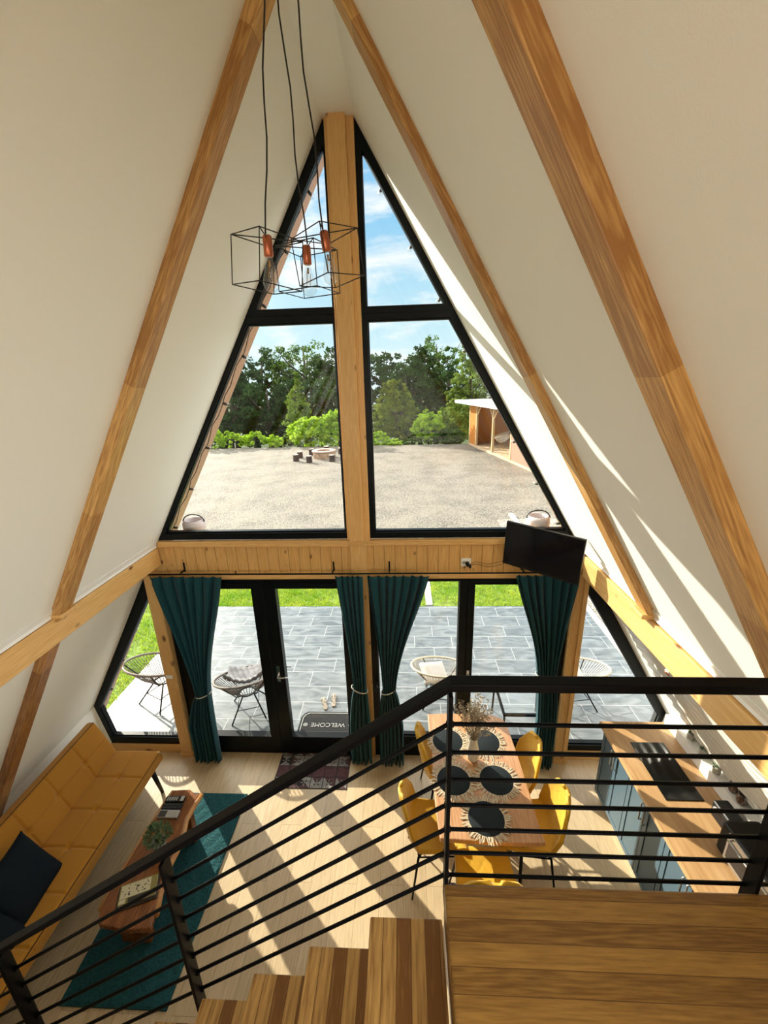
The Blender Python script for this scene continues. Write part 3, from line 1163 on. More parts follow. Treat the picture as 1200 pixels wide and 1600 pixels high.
curtain('dark teal curtain tied back beside the sofa, leftmost of the four', (-2.0, -1.30), (-1.745, -1.60, .90), (-1.90, -1.615), nf=7, seed=1, amp=.035, rope_side=-1)
curtain('narrow dark teal curtain just left of the middle post', (-.225, .03), (-.115, .02, .98), (-.19, .045), nf=5, seed=2, amp=.032, rope_side=1)
curtain('dark teal curtain just right of the middle post, tied in a V', (.068, .635), (.185, .315, .97), (.13, .385), nf=7, seed=3, amp=.035, rope_side=-1)
curtain('dark teal curtain under the television, rightmost of the four', (1.42, 1.99), (1.70, 1.875, 1.15), (1.745, 1.93), nf=7, seed=4, amp=.035, rope_side=1)
for x, side in ((-.022, 'left'), (.20 - .0, 'right')):
    pass
for x, z, lab in ((-.06, .945, 'dark round holdback knob left of the middle post'), (.115, .945, 'dark round holdback knob right of the middle post')):
    o = MB().lathe([(0, 0), (.03, 0), (.034, .008), (.028, .02), (.012, .02), (.010, .06), (0, .06)], (0, 0, 0), 20, axis=Matrix.Rotation(-PI / 2, 3, 'X').to_3x3()).build('curtain_holdback', 'blackpl', loc=(x, -.09, z))
    tag(o, lab, 'holdback')

rod = thing('curtain_rod', 'thin black curtain rod spanning the doors on small brackets', 'curtain rod', (0, -.12, 2.262))
MB().cyl((-2.03, 0, 0), (2.0, 0, 0), .008, n=10).build('rod', 'black', rod)
for x in (-1.69, -.245, .28, 1.5):
    b = MB().box(x - .006, x + .006, -.004, .108, -.006, .006).box(x - .007, x + .007, .098, .108, -.02, .075)
    b.build('bracket', 'black', rod, bevel=.002)

# ------------------------------------------------------------------ television, socket
TL, TR = Vector((1.313, -.12, 2.757)), Vector((1.836, -.50, 2.722))
BL = Vector((1.337, -.12, 2.349))
X = (TR - TL).normalized()
Zv = (TL - BL)
Zv = (Zv - X * Zv.dot(X))
hgt = Zv.length
Zv.normalize()
Yv = Zv.cross(X)
R = Matrix((X, Yv, Zv)).transposed().to_4x4()
cc = TL + (TR - TL) / 2 - Zv * hgt / 2
R.translation = cc
wd = (TR - TL).length
tv = tag(empty('television'), 'black flat television on a swivel arm in the corner above the right curtain', 'television')
tv.matrix_world = R
MB().box(-wd / 2, wd / 2, 0, .03, -hgt / 2, hgt / 2).box(-wd * .3, wd * .3, .03, .06, -hgt * .4, hgt * .25).build('body', 'blackpl', tv, bevel=.004)
MB().box(-wd / 2 + .012, wd / 2 - .012, -.002, .001, -hgt / 2 + .022, hgt / 2 - .012).build('screen', 'screen', tv)
inv = R.inverted()
a = MB()
p_w = inv @ Vector((1.60, -.015, 2.42))
a.tube([(0, .055, -.02), (inv @ Vector((1.78, -.16, 2.44))), p_w], .014, 8)
a.cyl(p_w, inv @ Vector((1.60, 0.0, 2.42)), .04, n=12)
a.build('wall_arm', 'blackmetal', tv)

so = thing('power_socket', 'white double wall socket with a black plug on the pine boards', 'socket', (1.0, -.014, 2.325))
MB().box(-.055, .035, -.012, 0, -.04, .04).build('cover_plate', 'white', so, bevel=.004)
MB().cyl((0, -.012, -.008), (0, -.05, -.012), .02, .016, n=14).cyl((.022, -.03, -.02), (.022, -.055, -.03), .012, n=10).build('plug', 'blackpl', so)
MB().cyl((-.03, -.013, 0), (-.03, -.0135, 0), .016, n=16).build('socket_well', 'potgrey', so)
for k, (dz, lab) in enumerate(((.015, 'upper thin black cable from the socket to the television'), (-.01, 'lower thin black cable from the socket to the television'))):
    pts = [(1.02, -.055, 2.31 + dz * .6), (1.08, -.04, 2.325 + dz), (1.18, -.05, 2.30 + dz), (1.27, -.07, 2.325 + dz * 1.2), (1.36, -.08, 2.36 + dz)]
    o = MB().tube(pts, .0022, 6).build('cable', 'wire')
    tag(o, lab, 'cable')
# little wooden number plate style block on the left post
o = MB().box(-2.07, -2.00, -.082, -.07, 1.05, 1.09).build('door_sensor', 'white', bevel=.003)
tag(o, 'small white sensor box fixed to the left pine post', 'sensor')

# ------------------------------------------------------------------ sofa
sofa = thing('sofa', 'mustard yellow click-clack sofa with dark piping along the left wall', 'sofa', (-2.28, -1.32, 0))
SX0, SX1, SY0, SY1 = -.26, .215, -.93, .93


def pad(name, w, ln, th, buttons, mat='mustard', rows=(.5,)):
    """cushion slab: x 0..w, y -ln/2..ln/2, top at z=0; tufted"""
    def top(u, v):
        x, y = w * u, -ln / 2 + ln * v
        e = min(u, 1 - u) * w
        e2 = min(v, 1 - v) * ln
        z = 0
        for d in (e, e2):
            if d < .035:
                z -= .035 - math.sqrt(max(0, .035 ** 2 - (.035 - d) ** 2))
        g = 0
        for r in rows:
            g = max(g, .55 * math.exp(-((u - r) * w / .007) ** 2))
        for b in buttons:
            g = max(g, .8 * math.exp(-((y - b) / .009) ** 2))
            for r in rows:
                g = max(g, 1.8 * math.exp(-(((u - r) * w) ** 2 + (y - b) ** 2) / .028 ** 2))
        z -= .014 * g
        z += .006 * math.sin(PI * u)
        return (x, y, z)
    m = MB().grid(top, 96, 300)
    def side(P0, P1):
        n = 60
        m.grid(lambda u, v: (lambda p: (p[0], p[1], p[2] + (-th - p[2]) * v))(top(P0[0] + (P1[0] - P0[0]) * u, P0[1] + (P1[1] - P0[1]) * u)), n, 3, sm=False)
    side((0, 0), (1, 0)); side((1, 0), (1, 1)); side((1, 1), (0, 1)); side((0, 1), (0, 0))
    m.add([(0, -ln / 2, -th), (w, -ln / 2, -th), (w, ln / 2, -th), (0, ln / 2, -th)], [(0, 1, 2, 3)])
    return m


bts = [-.62, -.31, 0, .31, .62]
s_ = pad('seat', .475, 1.86, .11, bts).build('seat', 'mustard', sofa, loc=(SX0, 0, .44))
ang = math.radians(68)
b_ = pad('back', .43, 1.86, .10, bts).build('backrest', 'mustard', sofa, loc=(SX0 + .028, 0, .40))
b_.rotation_euler = (0, -(PI - ang) + 0.0, 0)
b_.rotation_euler = (0, -(math.radians(112)), 0)
# flip so that the tufted side faces the room
b_.scale = (1, 1, -1)
MB().tube([(.4755 - .006, -.92, -.012), (.4755 - .006, .92, -.012)], .0035, 6).build('piping', 'pipe', s_)
MB().tube([(.43 - .008, -.92, -.010), (.43 - .008, .92, -.010)], .0035, 6).build('piping', 'pipe', b_)
MB().box(SX0 + .03, SX1 - .05, -.85, .85, .26, .33).build('base_frame', 'blackmetal', sofa, bevel=.01)
for lx, ly in ((.17, .80), (.17, -.72), (-.22, .80), (-.22, -.72)):
    MB().cyl((lx, ly, .30), (lx + (.03 if lx > 0 else -.01), ly + (.03 if ly > 0 else -.03), 0), .024, .016, n=12).build('leg', 'blackpl', sofa)


def cushion_mesh(w, h, t, n=24):
    m = MB()
    for s in (1, -1):
        def fn(u, v, s=s):
            a, b = 2 * u - 1, 2 * v - 1
            k = max(0, (1 - a ** 4) * (1 - b ** 4)) ** .5
            cx = a * (1 - .07 * (1 - b * b) * abs(a))
            cy = b * (1 - .07 * (1 - a * a) * abs(b))
            return (cx * w / 2, cy * h / 2, s * t / 2 * k)
        m.grid(fn, n, n)
    return m


c1 = cushion_mesh(.45, .45, .15).build('throw_cushion', 'navy', loc=(-2.35, -1.66, .60), rot=(math.radians(4), math.radians(62), math.radians(8)))
tag(c1, 'dark navy square cushion leaning on the sofa back', 'cushion')
c2 = cushion_mesh(.42, .42, .13).build('throw_cushion', 'navy', loc=(-2.34, -2.0, .56), rot=(math.radians(-6), math.radians(50), math.radians(-12)))
tag(c2, 'black navy cushion slumped at the near end of the sofa', 'cushion')

# ------------------------------------------------------------------ rug, coffee table and what is on it
rg = MB()
def rugf(u, v):
    return (-1.93 + .745 * u, -2.02 + 1.515 * v, .022 + .004 * math.sin(u * 40) * math.sin(v * 61) - (.012 if min(u, 1 - u, v, 1 - v) < .004 else 0))
rg.grid(rugf, 60, 110)
rg.box(-1.93, -1.185, -2.02, -.505, .0, .016)
o = rg.build('rug', 'rug', recalc=False)
tag(o, 'plush teal rug under the coffee table', 'rug')

ct = thing('coffee_table', 'live-edge dark red wood coffee table in front of the sofa', 'coffee table', (-1.6, -1.3, 0))
outl = [(-.12, .50), (.03, .51), (.10, .47), (.145, .48), (.13, .38), (.12, .25), (.15, .15), (.17, .0), (.165, -.15), (.20, -.30), (.24, -.42), (.26, -.50), (.10, -.515), (-.12, -.49), (-.17, -.40), (-.175, -.25), (-.16, -.05), (-.155, .12), (-.14, .28), (-.135, .42)]
m = MB().prism(outl, .37, .42, 'xy')
m.build('tabletop', 'ctable', ct, bevel=.008, seg=3)
le = MB()
right = [(.145, .48), (.13, .38), (.12, .25), (.15, .15), (.17, .0), (.165, -.15), (.20, -.30), (.24, -.42)]
le.tube([(x + .004, y, .395) for x, y in right], .024, 8)
le.build('live_edge', 'bark', ct)
le = MB()
lft = [(-.12, .50), (-.135, .42), (-.14, .28), (-.155, .12), (-.16, -.05), (-.175, -.25), (-.17, -.40)]
le.tube([(x - .004, y, .395) for x, y in lft], .022, 8)
le.build('live_edge', 'bark', ct)
for y in (.34, -.36):
    MB().box(-.10, .12, y - .03, y + .03, 0.026, .37).build('leg', 'ctable', ct, bevel=.006)

ZT = .421
def small_box(loc, sz, mats, lab, cat, name, rz=0):
    T = thing(name, lab, cat, loc, (0, 0, rz))
    return T
r1 = thing('remote_control', 'black remote with a silver end, farthest on the coffee table', 'remote control', (-1.645, -.90, ZT), (0, 0, .05))
MB().box(-.085, .085, -.028, .028, 0, .022).build('body', 'blackpl', r1, bevel=.005)
MB().box(.05, .08, -.022, .022, .022, .0235).build('label_end', 'silver', r1)
r1b = MB()
for i in range(5):
    r1b.box(-.07 + i * .02, -.058 + i * .02, -.016, .016, .022, .0245)
r1b.build('buttons', 'potgrey', r1)
r2_ = thing('remote_control', 'plain black remote between the other two on the coffee table', 'remote control', (-1.637, -.965, ZT), (0, 0, .03))
MB().box(-.09, .085, -.027, .027, 0, .02).build('body', 'blackpl', r2_, bevel=.005)
m = MB()
for i in range(6):
    for j in (-1, 1):
        m.box(-.075 + i * .02, -.064 + i * .02, j * .012 - .005, j * .012 + .005, .02, .0225)
m.build('buttons', 'ink', r2_)
r3 = thing('card_box', 'silver and black flat box beside the remotes', 'box', (-1.63, -1.035, ZT), (0, 0, .02))
MB().box(-.09, .085, -.034, .034, 0, .024).build('body', 'silver', r3, bevel=.003)
MB().box(-.085, -.02, -.028, .028, .024, .0255).build('dark_window', 'ink', r3)

pl = thing('potted_succulent', 'grey-green succulent in a small pot on the coffee table', 'plant', (-1.555, -1.30, ZT))
MB().lathe([(0, 0), (.042, 0), (.055, .075), (.058, .08), (.05, .08), (.048, .065), (0, .065)], n=24).build('pot', 'potgrey', pl)
m = MB()
rnd = random.Random(5)
for i in range(230):
    th = rnd.uniform(0, 2 * PI)
    ph = math.acos(rnd.uniform(-.25, 1))
    d = Vector((math.sin(ph) * math.cos(th), math.sin(ph) * math.sin(th), math.cos(ph)))
    c = Vector((0, 0, .14)) + d * rnd.uniform(.05, .088)
    t = (d + Vector((rnd.uniform(-.6, .6), rnd.uniform(-.6, .6), rnd.uniform(-.3, .6)))).normalized()
    s = t.cross(d)
    s = (s if s.length > .1 else t.orthogonal()).normalized()
    L_, w = rnd.uniform(.025, .04), rnd.uniform(.009, .014)
    up_ = s.cross(t) * .004
    m.add([c - t * .003, c + t * L_ * .5 + s * w + up_, c + t * L_, c + t * L_ * .5 - s * w + up_, c + t * L_ * .5 - up_], [(0, 1, 4), (1, 2, 4), (2, 3, 4), (3, 0, 4)], 0, True)
m.cyl((0, 0, .06), (0, 0, .15), .012, .03, n=8)
m.build('foliage', 'succ', pl, recalc=False)

bk = thing('book', 'picture book with a cream and olive cover on the coffee table', 'book', (-1.545, -1.60, ZT), (0, 0, math.radians(22)))
MB().box(-.12, .12, -.065, .065, 0, .02).build('pages', 'paper', bk, bevel=.002)
cv = MB()
cv.box(-.122, .122, -.067, .067, .02, .0225, 2)
cv.box(-.115, .08, -.03, .06, .0225, .0228, 0)
cv.box(.085, .12, -.06, .06, .0225, .0228, 2)
cv.box(-.115, -.075, -.062, -.035, .0225, .0228, 0)
rnd = random.Random(8)
for i in range(26):
    x = rnd.choice([rnd.uniform(-.11, -.06), rnd.uniform(-.03, 0.0), rnd.uniform(.02, .07)])
    y = rnd.uniform(-.022, .05)
    cv.box(x, x + rnd.uniform(.003, .014), y, y + rnd.uniform(.003, .012), .0228, .0231, 1)
cv.box(-.06, .12, -.062, -.034, .0225, .0229, 1)
cv.build('cover', ['paper', 'ink', 'olive'], bk)
o = MB().box(-.14, .13, -.085, .08, 0, .012).build('tray_mat', 'ink', loc=(-1.545, -1.60, ZT - .0), rot=(0, 0, math.radians(22)), bevel=.004)
bk.location.z = ZT + .012
o.name = 'magazine'
tag(o, 'dark magazine lying under the picture book', 'magazine')

# patchwork door rug
pr = MB()
nx, ny = 6, 4
X0r, Y0r, tw = -.965, -.425, .1285
pr.box(X0r, X0r + 6 * tw, Y0r, Y0r + 3.4 * tw, 0.0, .006, 2)
rnd = random.Random(3)
for j in range(4):
    for i in range(6):
        x, y = X0r + i * tw + .004, Y0r + j * tw + .004
        s = tw - .008
        sy = s if j < 3 else s * .36
        z = .0065
        if j in (1, 2) and not (j == 1 and False):
            k = 0 if j == 1 else (2 if i % 2 else 0)
        q = [(x, y, z), (x + s, y, z), (x + s, y + sy, z), (x, y + sy, z)]
        c = (x + s / 2, y + sy / 2, z)
        if j == 1 and True:
            pr.add(q, [(0, 1, 2, 3)], 0)
            continue
        for a in range(4):
            pr.add([q[a], q[(a + 1) % 4], c], [(0, 1, 2)], rnd.choice([0, 1, 1, 2]) if a % 2 else rnd.choice([0, 1]))
        # petals
        for a in range(8):
            t = a * PI / 4
            d = Vector((math.cos(t), math.sin(t), 0))
            n_ = Vector((-d.y, d.x, 0))
            cc_ = Vector(c) + Vector((0, 0, .0006))
            if j < 3:
                pr.add([cc_ + d * .008, cc_ + d * .025 + n_ * .007, cc_ + d * .045, cc_ + d * .025 - n_ * .007], [(0, 1, 2, 3)], 2 if a % 2 else 1)
o = pr.build('door_rug', ['rugred', 'ruggrey', 'rugblack'], recalc=False)
tag(o, 'small patchwork tile-pattern rug inside the glazed door', 'rug')

# ------------------------------------------------------------------ dining table
dt = thing('dining_table', 'pale pinkish wood dining table with live edges on black legs', 'dining table', (1.02, -.80, 0))
ol = [(-.385, .60), (-.20, .615), (.10, .61), (.25, .60), (.33, .56), (.37, .50), (.375, .35), (.385, .1), (.388, -.2), (.385, -.45), (.395, -.60), (.2, -.607), (-.1, -.60), (-.36, -.59), (-.375, -.40), (-.38, -.1), (-.375, .15), (-.385, .40)]
MB().prism(ol, .71, .75, 'xy').build('tabletop', 'table', dt, bevel=.006)
for y in (.42, -.44):
    m = MB()
    for x in (-.28, .28):
        m.tube([(x, y, .71), (x * 1.08, y, .0)], .014, 8)
    m.tube([(-.28 * 1.08, y, .012), (.28 * 1.08, y, .012)], .012, 8)
    m.tube([(-.28, y, .70), (.28, y, .70)], .012, 8)
    m.build('leg', 'blackmetal', dt)

mats_ = [((.80, -.53), 'far left woven placemat with raffia fringe, under the railing knee'), ((1.135, -.53), 'far right woven placemat with raffia fringe, beside the vase'),
         ((.81, -.925), 'middle left dark placemat with raffia fringe on the dining table'), ((1.165, -.915), 'middle right dark placemat with raffia fringe on the dining table'),
         ((1.02, -1.24), 'nearest dark placemat with raffia fringe at the head of the table')]
first = None
for (x, y), lab in mats_:
    if first is None:
        T = thing('placemat', lab, 'placemat', (x, y, .751), group='round fringed placemats')
        T.scale = (1.07, 1.07, 1)
        MB().lathe([(0, .006), (.125, .006), (.13, .003), (.13, 0), (0, 0)], n=40).build('disc', 'mat', T)
        m = MB()
        rnd = random.Random(4)
        for i in range(110):
            t = 2 * PI * i / 110 + rnd.uniform(-.02, .02)
            d = Vector((math.cos(t), math.sin(t), 0))
            t2 = t + rnd.uniform(-.12, .12)
            d2 = Vector((math.cos(t2), math.sin(t2), 0))
            n_ = Vector((-d.y, d.x, 0))
            L_ = rnd.uniform(.168, .186)
            w = .0032
            h1, h2 = rnd.uniform(.004, .008), rnd.uniform(.003, .007)
            p0, p1, p2 = d * .127 + Vector((0, 0, .006)), (d + d2) * .5 * .15 + Vector((0, 0, h1)), d2 * L_ + Vector((0, 0, h2 - .001))
            vs = [p0 - n_ * w, p0 + n_ * w, p1 + n_ * w, p1 - n_ * w, p2 + n_ * w * .8, p2 - n_ * w * .8]
            m.add(vs + [v - Vector((0, 0, .0025)) for v in vs], [(0, 1, 2, 3), (3, 2, 4, 5), (0, 3, 9, 6), (3, 5, 11, 9), (1, 7, 8, 2), (2, 8, 10, 4), (5, 4, 10, 11)])
        fr = m.build('fringe', 'fringe', T, recalc=False)
        fr['kind'] = 'stuff'
        first = T
    else:
        T = copy_tree(first)
        T.location = (x, y, .751 + (.002 if y < -1 else 0))
        T.rotation_euler = (0, 0, random.uniform(0, 6))
        T['label'] = lab

vs_ = thing('vase', 'ribbed cream ceramic vase on the dining table', 'vase', (1.0, -.72, .757))
m = MB()
n = 48
prof = [(0, 0), (.036, 0), (.046, .02), (.05, .06), (.046, .11), (.036, .17), (.031, .21), (.033, .235), (.029, .235), (.027, .21), (.02, .15)]
vv = []
for i, (r, z) in enumerate(prof):
    for j in range(n):
        t = 2 * PI * j / n
        rr = r * (1 + (.05 * math.cos(12 * t) if 0 < z < .22 and i < 8 else 0))
        vv.append((rr * math.cos(t), rr * math.sin(t), z))
m.add(vv, [(i * n + j, i * n + (j + 1) % n, (i + 1) * n + (j + 1) % n, (i + 1) * n + j) for i in range(len(prof) - 1) for j in range(n)], 0, True)
m.build('vessel', 'ceramic', vs_)
df = MB()
rnd = random.Random(12)
for i in range(95):
    a = rnd.uniform(0, 2 * PI)
    sp_ = rnd.uniform(.02, .17) * (1 if i % 3 else 1.4)
    H = rnd.uniform(.24, .42)
    p0 = Vector((rnd.uniform(-.01, .01), rnd.uniform(-.01, .01), .16))
    p1 = Vector((math.cos(a) * sp_ * .35, math.sin(a) * sp_ * .35, .22 + H * .35))
    p2 = Vector((math.cos(a) * sp_, math.sin(a) * sp_, .20 + H))
    df.tube([p0, p1, p2], [.0016, .0014, .0008], 4, cap=False)
    for k in range(16):
        t = rnd.uniform(.35, 1)
        c = p1 * (1 - t) + p2 * t
        d = Vector((rnd.uniform(-1, 1), rnd.uniform(-1, 1), rnd.uniform(-.2, 1))).normalized()
        s = d.orthogonal().normalized()
        l_ = rnd.uniform(.014, .028)
        w = rnd.uniform(.003, .006)
        df.add([c, c + d * l_ * .5 + s * w, c + d * l_, c + d * l_ * .5 - s * w], [(0, 1, 2, 3)])
o = df.build('dried_bouquet', 'dried', loc=(1.0, -.72, .757), recalc=False)
tag(o, 'bunch of brownish dried flowers standing in the vase', 'dried flowers')

# ------------------------------------------------------------------ yellow dining chairs
def chair_shell(u, v):
    """v 0 front edge of seat .. 1 top of back; chair faces +y; returns point and the local frame"""
    a = 2 * u - 1
    S = .44
    t = v
    if t < .42:
        q = t / .42
        y = .22 - q * .36
        z = .455 - .012 * math.sin(PI * q)
        w = .20 + .022 * q
        curl = .03 + .02 * q
        cy, cz = 0, 1
    elif t < .58:
        q = (t - .42) / .16
        an = q * math.radians(78)
        y = -.14 - .085 * math.sin(an)
        z = .455 + .085 * (1 - math.cos(an))
        w = .222 + .012 * q
        curl = .05 + .02 * q
        cy, cz = math.sin(an), math.cos(an)
    else:
        q = (t - .58) / .42
        an = math.radians(78)
        y = -.223 - q * .33 * math.cos(an)
        z = .522 + q * .36 * math.sin(an)
        if q < .35:
            w = .234 + .012 * q / .35
        else:
            qq = (q - .35) / .65
            w = .246 - .115 * qq - .09 * max(0, (qq - .7) / .3) ** 2
        curl = .07 * (1 - .6 * q)
        cy, cz = math.sin(an), math.cos(an)
    # quilting
    k1 = abs(((a * 2.2 + v * 7) % 1) - .5)
    k2 = abs(((a * 2.2 - v * 7) % 1) - .5)
    g = 0
    if abs(a) < .85 and .06 < v < .93:
        g = .0035 * min(1, (.85 - abs(a)) / .15, (v - .06) / .06, (.93 - v) / .06) * (math.exp(-((.5 - k1) / .05) ** 2) + math.exp(-((.5 - k2) / .05) ** 2))
    c = curl * abs(a) ** 3 - g
    if t < .05:
        c -= .02 * (1 - t / .05) ** 2
    return (w * a * (1 - .02 * abs(a)), y + cy * c, z + cz * c)


def make_chair(label, loc, rz):
    T = thing('dining_chair', label, 'chair', loc, (0, 0, rz), 'yellow quilted dining chairs')
    MB().grid(chair_shell, 44, 64).build('seat_shell', 'yellow', T, solid=.028, recalc=False)
    for sx_, sy_ in ((1, 1), (-1, 1), (1, -1), (-1, -1)):
        MB().tube([(sx_ * .10, sy_ * .08, .438), (sx_ * .19, sy_ * .16, .40), (sx_ * .235, sy_ * .215, 0.004)], [.010, .010, .007], 8).build('leg', 'blackmetal', T)
    f = MB().tube([(.19, .16, .405), (-.19, .16, .405), (-.19, -.16, .405), (.19, -.16, .405)], .008, 6, closed=True)
    f.build('seat_frame', 'blackmetal', T)
    return T


ch0 = make_chair('yellow quilted chair at the near left of the dining table', (.655, -1.10, 0), -PI / 2 + .05)
for loc, rz, lab in (((.80, -.50, 0), -PI / 2 + .1, 'yellow quilted chair at the far left of the dining table'),
                     ((1.38, -1.08, 0), PI / 2 - .08, 'yellow quilted chair at the near right, half lit by sun'),
                     ((1.31, -.62, 0), PI / 2 - .02, 'yellow quilted chair at the far right, beside the curtain'),
                     ((.985, -1.46, 0), 0.0, 'yellow quilted chair at the head of the table, back to the railing')):
    c = copy_tree(ch0)
    c.location = loc
    c.rotation_euler = (0, 0, rz)
    c['label'] = lab

# ------------------------------------------------------------------ kitchen
YK0, YK1 = -.42, -2.55
wt = MB().prism([(2.20, YK0), (2.775, YK0), (2.775, YK1), (2.20, YK1)], .862, .90, 'xy').build('worktop', 'counter', bevel=.002)
tag(wt, 'oak kitchen worktop running along the right wall', 'worktop')
units = [(-.44, -.90), (-.90, -1.40), (-1.40, -1.90), (-1.90, -2.40)]
labs = ['slate blue base cabinet at the far end under the worktop', 'slate blue base cabinet second from the window', 'slate blue base cabinet third from the window', 'slate blue base cabinet nearest the landing']
for (a, b), lab in zip(units, labs):
    T = thing('base_cabinet', lab, 'cabinet', (2.24, (a + b) / 2, 0), group='slate blue base cabinets')
    h2_ = (a - b) / 2
    MB().box(0.018, .50, -h2_ + .001, h2_ - .001, .10, .861).box(.06, .50, -h2_ + .001, h2_ - .001, 0, .10).build('body', 'cabdark', T, bevel=.002)
    halves = ((-h2_ + .003, -.0015), (.0015, h2_ - .003))
    for q, (y0, y1) in enumerate(halves):
        m = MB().ring([(y0, .105), (y1, .105), (y1, .855), (y0, .855)], [(y0 + .045, .15), (y1 - .045, .15), (y1 - .045, .81), (y0 + .045, .81)], 0, .018, 'yz')
        m.box(.006, .018, y0 + .045, y1 - .045, .15, .81)
        dr = m.build('door', 'cab', T, bevel=.002)
        hy = (y1 - .022) if q == 0 else (y0 + .022)
        MB().tube([(0, hy, .80), (-.022, hy, .80), (-.022, hy, .64), (0, hy, .64)], .006, 6).build('handle', 'silver', dr)
o = MB().box(2.295, 2.302, -2.40, -.44, .0, .098).build('trim_9', 'white')
st(o, 'pale plinth strip along the kitchen cabinets', 'plinth')
hob = thing('cooktop', 'black glass induction cooktop set in the oak worktop', 'cooktop', (2.493, -.915, .900))
MB().box(-.14, .14, -.262, .262, 0, .006).build('glass_top', 'blackgloss', hob, bevel=.003)
# white ledge and relief panel
lz = 1.0
o = MB().prism([(2.765, .90), (2.765, lz), (xr(lz) + .02, lz), (xr(.9) + .02, .90)], -2.5, -.43).build('ledge', 'white', bevel=.003)
st(o, 'white boxed ledge behind the worktop', 'ledge')


def wave(u, v):
    z = lz + .005 + (2.30 - lz) * v
    y = -.30 - 2.3 * u
    s = v * 1.5
    ph = (s * 11 + .55 * math.sin(y * 4.2 + s * 2) + .35 * math.sin(y * 9 - s * 3)) * 2 * PI
    d = .006 + .006 * math.sin(ph)
    return (xr(z) - d * .86 - .002, y, z - d * .5)


wp = MB().grid(wave, 220, 200)
o = wp.build('relief_panel', 'whitepan', recalc=False)
tag(o, 'glossy white wave relief panel between worktop ledge and beam', 'wall panel')

for k, ((x, y), lab) in enumerate((((2.80, -.70), 'small glass jar of pebbles with a tiny plant, nearest the window'), ((2.795, -.86), 'glass jar with a tiny plant, second from the window'), ((2.79, -1.02), 'glass jar with a dark green succulent beside the lidded jars'))):
    T = thing('planted_jar', lab, 'jar plant', (x + .01, y, lz + .001))
    MB().lathe([(0, 0), (.026, 0), (.030, .01), (.030, .055), (.026, .066), (.028, .072)], n=20).build('jar', 'jar', T)
    MB().lathe([(0, .002), (.025, .002), (.028, .012), (.028, .036), (0, .04)], n=16).build('pebbles', 'pebble', T)
    m = MB()
    rnd = random.Random(k + 30)
    for i in range(34):
        th = rnd.uniform(0, 2 * PI)
        d = Vector((math.cos(th) * rnd.uniform(.3, 1), math.sin(th) * rnd.uniform(.3, 1), rnd.uniform(.2, 1))).normalized()
        c = Vector((0, 0, .045)) + d * rnd.uniform(.0, .02)
        s = d.orthogonal().normalized()
        m.add([c, c + d * .014 + s * .006, c + d * .026, c + d * .014 - s * .006], [(0, 1, 2, 3)])
    m.build('foliage', 'succ', T, recalc=False)
for k, ((x, y), lab) in enumerate((((2.80, -1.17), 'brown spice jar with a black lid, farther of the pair'), ((2.79, -1.26), 'brown spice jar with a black lid, nearer of the pair'))):
    T = thing('spice_jar', lab, 'jar', (x + .02, y, lz + .001), group='lidded spice jars')
    MB().lathe([(0, 0), (.030, 0), (.036, .012), (.036, .06), (.026, .078), (.026, .085)], n=24).build('jar', 'jar', T)
    MB().lathe([(0, .003), (.028, .003), (.033, .014), (.033, .055), (0, .062)], n=20).build('contents', 'nuts', T)
    MB().lathe([(.0275, .078), (.031, .08), (.031, .108), (.028, .112), (0, .112)], n=24).build('lid', 'blackpl', T)

# mini oven
ov = thing('mini_oven', 'black countertop oven with a silver trimmed glass door on the worktop', 'oven', (2.62, -1.80, .901))
MB().box(-.145, .095, -.30, .30, .015, .26).build('body', 'blackpl', ov, bevel=.025, seg=3)
MB().box(-.155, -.143, -.22, .22, .04, .25).build('door', 'silver', ov, bevel=.004)
MB().box(-.158, -.154, -.20, .20, .07, .21).build('door_glass', 'screen', ov)
MB().tube([(-.15, -.18, .235), (-.185, -.18, .235), (-.185, .18, .235), (-.15, .18, .235)], .007, 8).build('handle', 'chrome', ov)
for sx_ in (-.11, .06):
    for sy_ in (-.25, .25):
        MB().cyl((sx_, sy_, 0), (sx_, sy_, .02), .015, n=10).build('foot', 'blackpl', ov)
ke = thing('coffee_grinder', 'small black countertop appliance with a round knob beyond the oven', 'appliance', (2.66, -1.36, .901))
MB().box(-.055, .055, -.065, .10, 0, .13).build('body', 'blackpl', ke, bevel=.018, seg=3)
MB().cyl((-.055, .04, .10), (-.075, .04, .105), .02, n=16).build('knob', 'chrome', ke)

# fittings on the underside of the right beam
fx = thing('spotlight', 'small white and copper spotlight under the right beam', 'spotlight', (2.16, -1.15, 2.02))
# placed against the relief panel just under the beam
zf = 2.05
fx.location = (xr(zf) - .02, -1.15, zf)
MB().cyl((.0, 0, .0), (-.035, 0, -.035), .022, .026, n=16).build('housing', 'white', fx)
MB().cyl((-.035, 0, -.035), (-.042, 0, -.042), .022, .020, n=16).build('lens_ring', 'copper', fx)
zf = 2.12
cf = thing('copper_grille', 'ribbed copper coloured grille set under the right beam', 'grille', (xr(zf) - .018, -1.62, zf))
m = MB()
for i in range(5):
    m.box(-.006, .006, -.10, .10, -.04 + i * .018, -.03 + i * .018)
m.build('ribs', 'copper', cf)
MB().box(.006, .010, -.11, .11, -.045, .05).build('backplate', 'ink', cf)

# ------------------------------------------------------------------ outside: ground
GZ, PZ = -.20, -.10
o = MB().box(-60, 60, -20, 24.2, GZ - .3, GZ).build('ground', 'gravel')
st(o, 'pale gravel yard outside the gable', 'ground')
